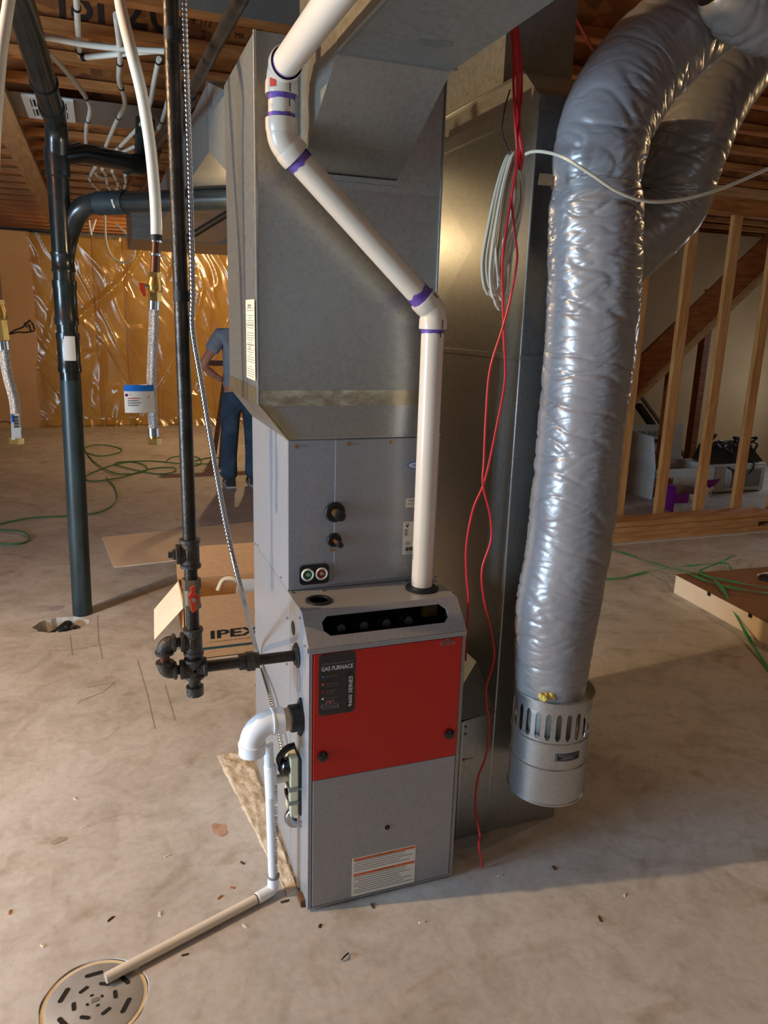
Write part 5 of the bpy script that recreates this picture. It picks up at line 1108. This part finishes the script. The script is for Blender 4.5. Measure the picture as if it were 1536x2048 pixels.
# ================================================================== FLOOR DRAIN
fdn = thing('floor_drain', (DR.x, DR.y, -0.01), 'round metal floor drain grate set in the slab', 'floor drain')
MB().lathe([(DRR, -0.012), (DRR, -0.002), (DRR-0.003, -0.0005), (0.0, -0.0005)], (DR.x, DR.y, 0.0), (0,0,1), 48).build('grate', 'grate', fdn)
MB().lathe([(DRR+0.001, -0.008), (DRR+0.003, -0.004), (DRR+0.010, -0.003), (DRR+0.016, -0.003)], DR, (0,0,1), 48).build('sealant_ring', 'pvc_cream', fdn)
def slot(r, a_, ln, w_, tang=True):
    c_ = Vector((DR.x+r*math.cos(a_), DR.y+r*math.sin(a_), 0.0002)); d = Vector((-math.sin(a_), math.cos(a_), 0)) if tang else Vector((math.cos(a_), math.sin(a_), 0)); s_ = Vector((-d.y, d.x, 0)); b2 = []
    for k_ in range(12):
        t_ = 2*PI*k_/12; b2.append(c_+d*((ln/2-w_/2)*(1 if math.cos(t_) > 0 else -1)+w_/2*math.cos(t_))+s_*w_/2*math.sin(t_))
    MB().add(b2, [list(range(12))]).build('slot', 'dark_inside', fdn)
for i in range(6): slot(0.080, 2*PI*i/6+0.55, 0.044, 0.0125)
for i in range(6): slot(0.047, 2*PI*i/6+0.05, 0.026, 0.0105)
for i in range(4): slot(0.018, 2*PI*i/4+0.4, 0.009, 0.007)
MB().prism([(DR.x+x, DR.y+y, 0.0) for x, y in ((-0.008,-0.006),(0.010,-0.004),(0.008,0.007),(-0.007,0.006))], (0,0,0.0012)).build('center_boss', 'galv_dull', fdn)

# ================================================================== BOXES AND CARDBOARD
cs = [P(204,1076,'z',0), P(228,1136,'z',0), P(512,1104,'z',0), P(510,1058,'z',0), P(495,1046,'z',0)]
csx = cs[2]+(cs[2]-cs[1])*0.25; csy = cs[4]+(cs[4]-cs[0])*0.2
tag(MB().prism([p+Vector((0,0,0.001)) for p in (cs[0], cs[1], csx, csy)], (0,0,0.006)).build('cardboard_sheet', 'cardboard_pale'), 'flat pale cardboard sheet lying on the slab behind the furnace', 'cardboard')
ix = thing('open_carton', (0.1, 1.9, 0.0), 'open brown cardboard carton with printed lettering behind the furnace', 'box')
bx0_, bx1_, by0, by1, bh = -0.158, 0.33, 1.73, 2.02, 0.318
MB().box(bx0_, bx1_, by0, by0+0.005, 0, bh).build('front_wall', 'cardboard', ix); MB().box(bx0_, bx1_, by1-0.005, by1, 0, bh).build('back_wall', 'cardboard', ix)
MB().box(bx0_, bx0_+0.005, by0, by1, 0, bh).build('side_wall', 'cardboard', ix); MB().box(bx1_-0.005, bx1_, by0, by1, 0, bh).build('side_wall', 'cardboard', ix)
MB().box(bx0_, bx1_, by0, by1, 0, 0.004).build('bottom', 'cardboard', ix)
MB().hexa([(bx0_,by1-0.004,bh),(bx1_,by1-0.004,bh),(bx1_,by1,bh),(bx0_,by1,bh),(bx0_,by1+0.05,bh+0.15),(bx1_,by1+0.05,bh+0.15),(bx1_,by1+0.054,bh+0.15),(bx0_,by1+0.054,bh+0.15)]).build('back_flap', 'cardboard', ix)
f0 = P(311,1254,'y',by0+0.1); f1 = P(309,1283,'y',by0+0.08)
MB().hexa([(f1.x,by0+0.10,f1.z),(bx0_,by0+0.01,bh-0.05),(bx0_,by0+0.014,bh-0.05),(f1.x,by0+0.104,f1.z),(f0.x+0.005,by0+0.28,f0.z+0.02),(bx0_,by0+0.25,bh-0.0),(bx0_,by0+0.254,bh),(f0.x+0.005,by0+0.284,f0.z+0.02)]).build('side_flap', 'cardboard_pale', ix)
q = P(419,1278,'y',by0-0.001); text('IPEX', (q.x, by0-0.0004, q.z), (1,0,0), (0,0,1), 0.040, 'ink', ix, width=0.245, bold=0.03)
q = P(418,1285,'y',by0-0.001); text('Committed to Excellence', (q.x, by0-0.0004, q.z-0.002), (1,0,0), (0,0,1), 0.008, 'cardboard_print', ix, width=0.24)
mat('teal_print', lin(40, 70, 66), rough=0.8); MB().box(bx0_, bx1_, by0-0.0006, by0, 0.045, 0.058).build('printed_band', 'teal_print', ix)
tag(MB().tube(cr([(0.02,1.85,bh-0.02),(0.05,1.86,bh+0.03),(0.10,1.85,bh+0.035),(0.14,1.85,bh+0.0)],6), 0.012, 10).build('pipe_offcut', 'pvc_cream'), 'cream pipe offcut poking out of the open carton', 'pipe')
tag(MB().prism([(0.10,1.80,bh-0.03),(0.22,1.80,bh-0.03),(0.22,1.79,bh+0.045),(0.11,1.79,bh+0.05)], (0,0.004,0)).build('packing_slip', 'label_white'), 'white paper slip sticking out of the open carton', 'paper')
# flat brown box on the right with green strapping
fbx = thing('flat_carton', (3.4, 1.3, 0.0), 'large flat brown cardboard box on the floor at right', 'box')
MB().prism([(2.865,1.865,0.001),(2.78,0.95,0.001),(3.9,0.78,0.001),(4.2,1.80,0.001)], (0,0,0.118)).build('body', 'cardboard_pale', fbx)
MB().prism([(2.860,1.868,0.1195),(2.775,0.946,0.1195),(3.905,0.776,0.1195),(4.205,1.803,0.1195)], (0,0,0.004)).build('lid', 'cardboard_print', fbx)
MATS['cardboard_print'].node_tree.nodes['Principled BSDF'].inputs['Base Color'].default_value = lin(132, 92, 58)
for t_ in (0.35, 0.72): 
    q = Vector((2.862,1.868,0.1)).lerp(Vector((2.777,0.946,0.1)), t_); MB().box(q.x-0.003, q.x+0.004, q.y-0.012, q.y+0.012, 0.10, 0.123).build('slot_notch', 'dark_inside', fbx)
q = P(1530,1160,'z',0.124); tag(MB().lathe([(0.05,0),(0.05,0.02),(0.03,0.03),(0,0.03)], q+Vector((0.02,0,0)), (0,0,1), 16).build('tape_roll', 'ink'), 'small black roll on the flat box at the right edge', 'roll')
q = P(1520,1152,'z',0.124); tag(MB().prism([q, q+Vector((0.09,-0.03,0)), q+Vector((0.11,0.05,0)), q+Vector((0.0,0.03,0))], (0,0,0.001)).build('paper_slip', 'label_white'), 'white paper scrap on the flat box at the right edge', 'paper')
def strap(pts, lab, w_=0.018):
    pth = cr(pts, 8); b2 = MB(); vs_ = []
    for i, p_ in enumerate(pth):
        d = (pth[min(i+1, len(pth)-1)]-pth[max(i-1, 0)]); s_ = Vector((-d.y, d.x, 0)).normalized()*w_/2+Vector((0,0,0.002*math.sin(i*0.7)))
        for q_ in (p_-s_, p_+s_): vs_ += [q_, q_+Vector((0,0,0.0015))]
    fs = []
    for i in range(len(pth)-1):
        a_ = 4*i; fs += [(a_, a_+2, a_+6, a_+4), (a_+1, a_+5, a_+7, a_+3), (a_, a_+4, a_+5, a_+1), (a_+2, a_+3, a_+7, a_+6)]
    b2.add(vs_, fs, False); tag(b2.build('packing_strap', 'strap_green'), lab, 'strap', 'green packing straps')
def Sz(l): return [P(x, y, 'z', z) for x, y, z in l]
strap(Sz([(1150,1158,0.004),(1205,1159,0.004),(1250,1154,0.01),(1300,1142,0.02),(1350,1135,0.10),(1400,1130,0.125),(1450,1127,0.13),(1462,1138,0.128)]), 'green strap running left from the flat box to behind the duct')
strap(Sz([(1212,1078,0.02),(1222,1096,0.008),(1232,1101,0.006),(1280,1117,0.006),(1345,1137,0.05),(1400,1148,0.13),(1470,1164,0.14),(1560,1180,0.14)]), 'green strap running from the lumber stack across the box top')
strap(Sz([(1352,1137,0.09),(1380,1148,0.132),(1430,1167,0.14),(1500,1182,0.14),(1580,1190,0.14)]), 'lower green strap crossing the front of the box top')
strap(Sz([(1470,1110,0.10),(1440,1125,0.12),(1400,1143,0.135),(1430,1160,0.145),(1450,1185,0.138),(1470,1225,0.08),(1500,1280,0.03),(1540,1345,0.004),(1570,1400,0.004)]), 'green strap folding over the box side down to the floor')
# clutter beyond the studs
wc = thing('white_carton', (4.85, 4.2, 0), 'white printed carton with raised flaps behind the studs', 'box')
a = P(1296,985,'y',4.15); b_ = P(1408,985,'y',4.15)
wz = 0.30; x0, x1 = a.x+0.02, b_.x+0.06
MB().box(x0, x1, 4.1, 4.106, 0, wz).build('front_wall', 'carton_white', wc); MB().box(x0, x1, 4.6, 4.606, 0, wz).build('back_wall', 'carton_white', wc)
MB().box(x0, x0+0.006, 4.1, 4.606, 0, wz).build('side_wall', 'carton_white', wc); MB().box(x1-0.006, x1, 4.1, 4.606, 0, wz).build('side_wall', 'carton_white', wc)
MB().prism([(x0,4.6,wz),(x1,4.6,wz),(x1+0.03,4.66,wz+0.36),(x0,4.66,wz+0.36)], (0,0.006,0)).build('raised_flap', 'carton_white', wc)
MB().prism([(x0,4.1,wz),(x0,4.6,wz),(x0-0.05,4.62,wz+0.34),(x0-0.05,4.12,wz+0.32)], (-0.006,0,0)).build('raised_flap', 'carton_white', wc)
text('SPUNKS', (x0+0.16, 4.62, wz+0.24), (1,0,0), (0,0.16,1), 0.06, 'teal_print', wc, width=0.30)
MB().prism([(x0+0.14,4.626,wz+0.17),(x0+0.46,4.626,wz+0.17),(x0+0.44,4.634,wz+0.21),(x0+0.16,4.634,wz+0.21)], (0,-0.003,0)).build('printed_banner', 'ink', wc)
for i in range(5): MB().box(x0+0.14+0.075*i, x0+0.18+0.075*i, 4.607, 4.611, wz+0.05, wz+0.085).build('printed_mark', 'ink' if i % 2 else 'green_print', wc)
for z_ in (0.26, 0.2, 0.12): MB().box(x0-0.0, x0+0.16, 4.098, 4.1, z_-0.02, z_).build('printed_mark', 'grey_print', wc)
mat('berry', lin(120, 50, 44), lin(190, 150, 110), sc=12, rough=0.6, kind='vor'); MB().box(x0+0.0, x0+0.22, 4.096, 4.0985, 0.03, 0.22).build('picture_panel', 'berry', wc)
pc = thing('purple_carton', (4.5, 3.7, 0), 'open purple and white snack carton by the stud base', 'box')
a, b_, c2 = P(1336,968,'y',3.75), P(1402,960,'y',3.75), P(1360,1005,'y',3.6)
bx_ = [(4.36,3.62),(4.72,3.58),(4.86,3.86),(4.42,3.92)]
for i in range(4):
    p_, q_ = bx_[i], bx_[(i+1) % 4]; hgt = (0.17, 0.26, 0.2, 0.24)[i]
    MB().prism([(p_[0],p_[1],0.002),(q_[0],q_[1],0.002),(q_[0],q_[1],hgt),(p_[0],p_[1],hgt)], (0.004,0.006,0)).build('wall', ('carton_white','sticker_purple','carton_white','sticker_purple')[i], pc)
MB().prism([(4.36,3.62,0.17),(4.50,3.605,0.17),(4.46,3.56,0.10),(4.32,3.58,0.10)], (0,0,0.004)).build('flap', 'sticker_purple', pc)
MB().prism([(4.52,3.603,0.17),(4.70,3.583,0.17),(4.84,3.60,0.30),(4.66,3.58,0.30)], (0,0.005,0)).build('flap', 'sticker_purple', pc)
MB().prism([(4.62,3.58,0.215),(4.66,3.575,0.245),(4.70,3.575,0.225),(4.74,3.58,0.245),(4.75,3.58,0.21),(4.68,3.58,0.165)], (0,-0.003,0)).build('printed_heart', 'label_cream', pc)
mw = thing('microwave_oven', (5.6, 4.3, 0.0), 'white microwave oven on the floor behind the studs', 'microwave')
a, b_ = P(1424,936,'y',4.2), P(1536,930,'y',4.2)
mx0, mx1, mz1 = a.x-0.03, a.x+0.72, 0.30
MB().box(mx0, mx1, 4.2, 4.6, 0.01, mz1).build('case', 'appliance_white', mw, bevel=0.01); MB().box(mx0+0.22, mx1-0.02, 4.185, 4.2, 0.03, mz1-0.03).build('door', 'appliance_white', mw, bevel=0.008)
MB().box(mx0+0.28, mx1-0.08, 4.180, 4.186, 0.06, mz1-0.06).build('door_window', 'glass_dark', mw)
MB().box(mx0+0.03, mx0+0.19, 4.192, 4.2, 0.05, mz1-0.03).build('control_panel', 'carton_white', mw)
MB().tube(cr([(mx0+0.245,4.18,0.06),(mx0+0.235,4.15,0.10),(mx0+0.235,4.15,mz1-0.1),(mx0+0.245,4.18,mz1-0.06)],5), 0.010, 8).build('door_handle', 'carton_white', mw)
tag(MB().tube(cr([(mx0+0.2,4.17,mz1-0.02),(mx0+0.3,4.13,mz1-0.07),(mx0+0.45,4.14,mz1-0.09),(mx0+0.55,4.17,mz1-0.02),(mx0+0.6,4.25,mz1+0.02)],6), 0.010, 8).build('power_cord', 'cable_black'), 'black cord hanging over the microwave front', 'cord')
jb = MB(); rr = random.Random(9); jz = mz1+0.012
jb.hexa([(mx0+0.02,4.24,jz),(mx0+0.72,4.22,jz),(mx0+0.74,4.5,jz),(mx0+0.03,4.5,jz),(mx0+0.05,4.27,jz+0.17),(mx0+0.52,4.26,jz+0.2),(mx0+0.55,4.45,jz+0.2),(mx0+0.06,4.45,jz+0.17)])
for i in range(26):
    c_ = Vector((mx0+0.05+0.5*rr.random(), 4.26+0.2*rr.random(), jz+0.15+0.08*rr.random())); jb.tube(cr([c_, c_+Vector((rr.uniform(-.1,.1), -0.03, rr.uniform(-.05,.06))), c_+Vector((rr.uniform(-.14,.14), -0.04, rr.uniform(-.12,.02)))], 4), 0.012, 6)
tag(jb.build('cable_heap', 'cable_black'), 'black heap of tools and cables on top of the microwave', 'bag')
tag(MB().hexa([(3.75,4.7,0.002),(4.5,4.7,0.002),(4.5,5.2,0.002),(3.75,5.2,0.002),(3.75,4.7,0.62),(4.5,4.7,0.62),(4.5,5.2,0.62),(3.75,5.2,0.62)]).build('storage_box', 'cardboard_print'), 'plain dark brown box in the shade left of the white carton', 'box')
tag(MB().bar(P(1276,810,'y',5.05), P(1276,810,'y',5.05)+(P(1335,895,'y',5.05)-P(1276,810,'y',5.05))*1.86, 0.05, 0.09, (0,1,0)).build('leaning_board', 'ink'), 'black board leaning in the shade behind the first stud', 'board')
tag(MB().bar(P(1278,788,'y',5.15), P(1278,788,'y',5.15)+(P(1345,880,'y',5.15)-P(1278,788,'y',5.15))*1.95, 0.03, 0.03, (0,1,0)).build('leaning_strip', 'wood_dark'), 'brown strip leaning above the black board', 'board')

# ================================================================== GREEN CORDS ON THE FLOOR
def cord(l, lab, r=0.006): tag(MB().tube(cr([P(x, y, 'z', r+0.001+0.004*((i*7) % 3)) for i, (x, y) in enumerate(l)], 8), r, 8).build('extension_cord', 'cord_green'), lab, 'cord', 'green cords on the slab')
cord([(-30,1058),(0,1048),(60,1036),(130,1032),(190,1026),(222,1012),(234,995),(228,972),(212,955)], 'green cord running left past the black drain stack')
cord([(-30,1058),(10,1060),(45,1064),(60,1075),(45,1086),(10,1088),(-40,1084)], 'green cord loop at the left picture edge')
cord([(172,905),(200,912),(235,906),(242,898),(210,890),(178,892),(170,900),(190,925),(225,945),(260,948),(290,942),(292,932),(265,924),(225,930),(178,948),(172,958),(190,962),(240,955),(300,938),(345,935),(350,942),(320,948),(270,940),(230,926),(300,922),(360,927),(425,928)], 'tangled green cord lying between the stack and the gas pipe')
cord([(330,925),(345,914),(385,912),(402,920),(395,930),(360,932),(420,915),(452,920),(470,926)], 'green cord coil lying behind the gas pipe')

# ================================================================== PERSON AND SAWHORSE
pr = thing('person', (0.83, 5.55, 0.0), 'person in grey-blue t-shirt and jeans standing behind the plenum, hand on hip', 'person')
PO = Vector((0.775, 5.55, 0.0))
def skin(name, verts, edges, rads, mt, parent, sub=2, root=0):
    me = bpy.data.meshes.new(name); org = WORLD[parent.name]
    me.from_pydata([tuple(Vector(v)+PO-org) for v in verts], edges, [])
    o = bpy.data.objects.new(name, me); col.objects.link(o); o.parent = parent; WORLD[o.name] = org.copy()
    md = o.modifiers.new('skin', 'SKIN'); md.use_smooth_shade = True
    for i, r in enumerate(rads):
        sv = me.skin_vertices[0].data[i]; sv.radius = r if isinstance(r, tuple) else (r, r); sv.use_root = (i == root)
    sm = o.modifiers.new('sub', 'SUBSURF'); sm.levels = sub; sm.render_levels = sub
    me.materials.append(MATS[mt]); return o
# body axis: faces +x/+y (away from the camera), left side toward -x
# skin body: one continuous figure (head, neck, trunk, arms)
bv = [(0,0,0.95),(0,0,1.10),(0,0.0,1.28),(0,0,1.44),(0,0.0,1.52),(0.02,0.03,1.60),(0.02,0.04,1.68),(0.02,0.04,1.76),
      (-0.17,0,1.44),(-0.27,-0.02,1.30),(-0.36,-0.03,1.18),(-0.26,0.05,1.09),(-0.155,0.10,1.02),
      (0.17,0,1.44),(0.22,0.03,1.22),(0.22,0.08,1.14),(0.20,0.22,1.02),(0.19,0.30,0.98),
      (-0.10,0,0.90),(0.10,0,0.90),(-0.11,0.0,0.50),(0.11,0.03,0.50),(-0.115,0.03,0.10),(0.115,0.06,0.10)]
be = [(0,1),(1,2),(2,3),(3,4),(4,5),(5,6),(6,7),(3,8),(8,9),(9,10),(10,11),(11,12),(3,13),(13,14),(14,15),(15,16),(16,17),(0,18),(0,19),(18,20),(19,21),(20,22),(21,23)]
brd = [(0.15,0.10),(0.14,0.10),(0.16,0.11),(0.13,0.095),0.055,(0.075,0.085),(0.08,0.095),(0.055,0.07),0.058,0.047,0.043,0.038,0.030,0.058,0.047,0.043,0.036,0.030,0.085,0.085,0.058,0.058,0.04,0.04]
skin('body', bv, be, brd, 'skin', pr)
# shirt over trunk and upper arms
skin('t_shirt', [(0,0,0.88),(0,0,1.08),(0,0,1.28),(0,0,1.44),(0,0,1.50),(-0.185,0,1.445),(-0.25,-0.015,1.34),(-0.285,-0.02,1.285),(0.185,0,1.445),(0.215,0.02,1.33),(0.222,0.03,1.27)],
     [(0,1),(1,2),(2,3),(3,4),(3,5),(5,6),(6,7),(3,8),(8,9),(9,10)], [(0.185,0.135),(0.175,0.13),(0.185,0.135),(0.15,0.115),(0.07,0.07),0.082,0.075,0.078,0.08,0.073,0.076], 'shirt', pr)
skin('jeans', [(0,0,0.98),(0,0,0.92),(-0.10,0,0.82),(-0.115,-0.01,0.50),(-0.125,0.02,0.28),(-0.125,0.03,0.06),(0.10,0,0.82),(0.11,0.02,0.50),(0.115,0.05,0.28),(0.115,0.06,0.06)],
     [(0,1),(1,2),(2,3),(3,4),(4,5),(1,6),(6,7),(7,8),(8,9)], [(0.165,0.125),(0.165,0.13),0.108,0.088,0.082,0.092,0.108,0.088,0.082,0.092], 'jeans', pr)
# hands: palm plus five fingers each
def hand(side, wrist, d, nrm, parent):
    wrist, d, nrm = Vector(wrist), Vector(d).normalized(), Vector(nrm).normalized(); s_ = d.cross(nrm).normalized()
    vs_ = [wrist, wrist+d*0.05, wrist+d*0.085]; ed = [(0,1),(1,2)]; rd = [0.026,(0.034,0.018),(0.036,0.016)]
    for k_, (off, ln) in enumerate(((-0.027, 0.058), (-0.009, 0.072), (0.010, 0.068), (0.028, 0.052))):
        i0 = len(vs_); b0 = wrist+d*0.092+s_*off
        vs_ += [b0, b0+d*ln*0.5-nrm*0.006, b0+d*ln*0.85-nrm*0.022]; ed += [(2, i0), (i0, i0+1), (i0+1, i0+2)]; rd += [0.0095, 0.0088, 0.0075]
    i0 = len(vs_); b0 = wrist+d*0.03-s_*0.034
    vs_ += [b0, b0+d*0.03-s_*0.018-nrm*0.008, b0+d*0.055-s_*0.022-nrm*0.016]; ed += [(1, i0), (i0, i0+1), (i0+1, i0+2)]; rd += [0.012, 0.0105, 0.0085]
    skin('hand', vs_, ed, rd, 'skin', parent, sub=2)
hand('l', (-0.155,0.10,1.02), (0.75,0.25,-0.45), (-0.4,0.8,0.2), pr); hand('r', (0.19,0.30,0.98), (0.0,1,-0.25), (0,0.2,1), pr)
# face, ears, hair (looking away from the camera)
hc = PO+Vector((0.02,0.04,1.68))
for s_ in (-1, 1):
    ey = MB().ball(hc+Vector((0.032*s_, 0.082, 0.012)), 0.012, 8).build('eye', 'eye', pr); MB().ball(hc+Vector((0.032*s_, 0.0925, 0.012)), 0.005, 6).build('pupil', 'ink', ey)
    MB().lathe([(0.0,-0.008),(0.016,-0.006),(0.020,0.0),(0.014,0.006),(0.0,0.004)], hc+Vector((0.082*s_, 0.0, 0.0)), (s_,-0.3,0), 12).build('ear', 'skin', pr)
MB().hexa([hc+Vector(v) for v in ((-0.015,0.085,-0.035),(0.015,0.085,-0.035),(0.008,0.118,-0.030),(-0.008,0.118,-0.030),(-0.007,0.085,0.015),(0.007,0.085,0.015),(0.005,0.094,0.012),(-0.005,0.094,0.012))]).build('nose', 'skin', pr, bevel=0.004)
MB().tube([hc+Vector((0.026*math.cos(a_), 0.083+0.010*math.sin(a_), -0.060)) for a_ in [PI*i/8 for i in range(9)]], 0.006, 8).build('mouth', 'red_plug', pr)
hb = MB(); n_ = 16; vs_ = []
for i in range(9):
    th = PI*0.62*i/8
    for j in range(n_):
        ph = 2*PI*j/n_; lowcut = 1.0 if math.sin(ph) < 0.3 else 0.68
        t2 = th*lowcut; vs_.append(hc+Vector((0.090*math.sin(t2)*math.cos(ph), 0.108*math.sin(t2)*math.sin(ph)-0.004, 0.018+0.108*math.cos(t2))))
hb.add(vs_, [(i*n_+j, i*n_+(j+1) % n_, (i+1)*n_+(j+1) % n_, (i+1)*n_+j) for i in range(8) for j in range(n_)], True); hb.build('hair', 'hair', pr, angle=180)
for s_, yy in ((-1, 0.03), (1, 0.06)):
    fx_ = PO+Vector((0.12*s_, yy, 0))
    prf = [(-0.095, 0.055), (-0.10, 0.02), (-0.02, 0.02), (0.12, 0.018), (0.185, 0.016), (0.19, 0.035), (0.14, 0.06), (0.06, 0.09), (0.03, 0.115), (-0.07, 0.115)]
    so = MB().prism([fx_+Vector((-0.045, y_, z_)) for y_, z_ in prf], (0.09, 0, 0)).build('shoe', 'shoe', pr, bevel=0.012)
    MB().prism([fx_+Vector((-0.048, y_, z_)) for y_, z_ in ((-0.105, 0.002), (0.195, 0.002), (0.198, 0.02), (-0.105, 0.022))], (0.096, 0, 0)).build('shoe_sole', 'shoe_white', so, bevel=0.004)
    MB().box(fx_.x-0.047, fx_.x+0.047, fx_.y-0.03, fx_.y+0.02, 0.035, 0.07).build('shoe_stripe', 'shoe_white', so, bevel=0.003)
sh_ = thing('sawhorse', (0.8, 6.9, 0), 'brown wooden sawhorse behind the person', 'sawhorse')
st = P(407, 720, 'y', 6.9)
MB().box(st.x, st.x+0.9, 6.86, 6.95, st.z-0.06, st.z).build('top_beam', 'wood_dark', sh_)
for x, dx in ((st.x+0.26, -0.14), (st.x+0.74, 0.10)):
    for dy in (-0.28, 0.28): MB().bar((x+0.0, 6.905+dy*0.12, st.z-0.05), (x+dx, 6.905+dy, 0.0), 0.035, 0.05, (1,0,0)).build('leg', 'wood_dark', sh_)

# ================================================================== CHIPS ON THE FLOOR
chips = [(320,1828,'chip'),(20,1825,'rust'),(440,1795,'rust'),(465,1776,'rust'),(335,1712,'chip'),(168,1655,'chip'),(490,1853,'chip'),(1000,1752,'chip'),(1250,1790,'chip'),(1108,1736,'chip_dark'),(745,1812,'chip_dark'),(485,1726,'chip_dark'),(570,1803,'chip_dark'),(85,1892,'chip'),(640,1852,'chip_dark'),(1200,1838,'chip_dark'),(845,1845,'chip'),(222,1838,'chip_dark'),(370,1910,'chip_dark'),(150,1598,'chip')]
rr = random.Random(11)
CHIPL = ['left of the drain pipe', 'at the left edge', 'beside the rough strip', 'close to the drain elbow', 'below the rusty stain', 'left of the rusty stain', 'just below the lying drain pipe', 'right of the furnace front', 'far right of the furnace', 'on the right behind the red wire end', 'right in front of the furnace door', 'left of the rough strip', 'beside the drain elbow', 'above the floor drain', 'in front of the furnace left corner', 'alone at the lower right', 'in front of the furnace right corner', 'above the floor drain rim', 'below the middle of the drain pipe', 'high on the left of the slab']
for i, (px, py, mt) in enumerate(chips):
    c_ = P(px, py, 'z', 0); a_ = rr.random()*PI; s1, s2, hh = 0.008+0.006*rr.random(), 0.003+0.002*rr.random(), 0.003
    dx_ = Vector((math.cos(a_), math.sin(a_), 0)); dy_ = Vector((-math.sin(a_), math.cos(a_), 0))
    b2 = MB(); b2.hexa([c_-dx_*s1-dy_*s2, c_+dx_*s1-dy_*s2*0.6, c_+dx_*s1*0.8+dy_*s2, c_-dx_*s1*0.7+dy_*s2]+[c_-dx_*s1*0.7-dy_*s2*0.5+Vector((0,0,hh)), c_+dx_*s1*0.7-dy_*s2*0.4+Vector((0,0,hh)), c_+dx_*s1*0.5+dy_*s2*0.6+Vector((0,0,hh)), c_-dx_*s1*0.5+dy_*s2*0.6+Vector((0,0,hh))])
    lab = {'chip': 'tiny pale chip', 'rust': 'tiny rusty brown chip', 'chip_dark': 'tiny dark speck'}[mt]+' on the slab '+CHIPL[i]
    tag(b2.build('debris_chip', mt), lab, 'debris', {'chip': 'pale chips on the floor', 'rust': 'rusty chips on the floor', 'chip_dark': 'dark debris on the floor'}[mt])
tag(MB().tube(cr([P(683,1920,'z',0.004), P(688,1914,'z',0.01), P(697,1906,'z',0.004)], 6), 0.0022, 6).build('wire_scrap', 'cable_black'), 'short black curl of wire on the floor in front of the furnace', 'wire')
tag(MB().bar(P(598,1788,'z',0.012), P(606,1808,'z',0.012), 0.012, 0.02).build('wood_shim', 'wood_dark'), 'small dark shim under the furnace left corner', 'shim')
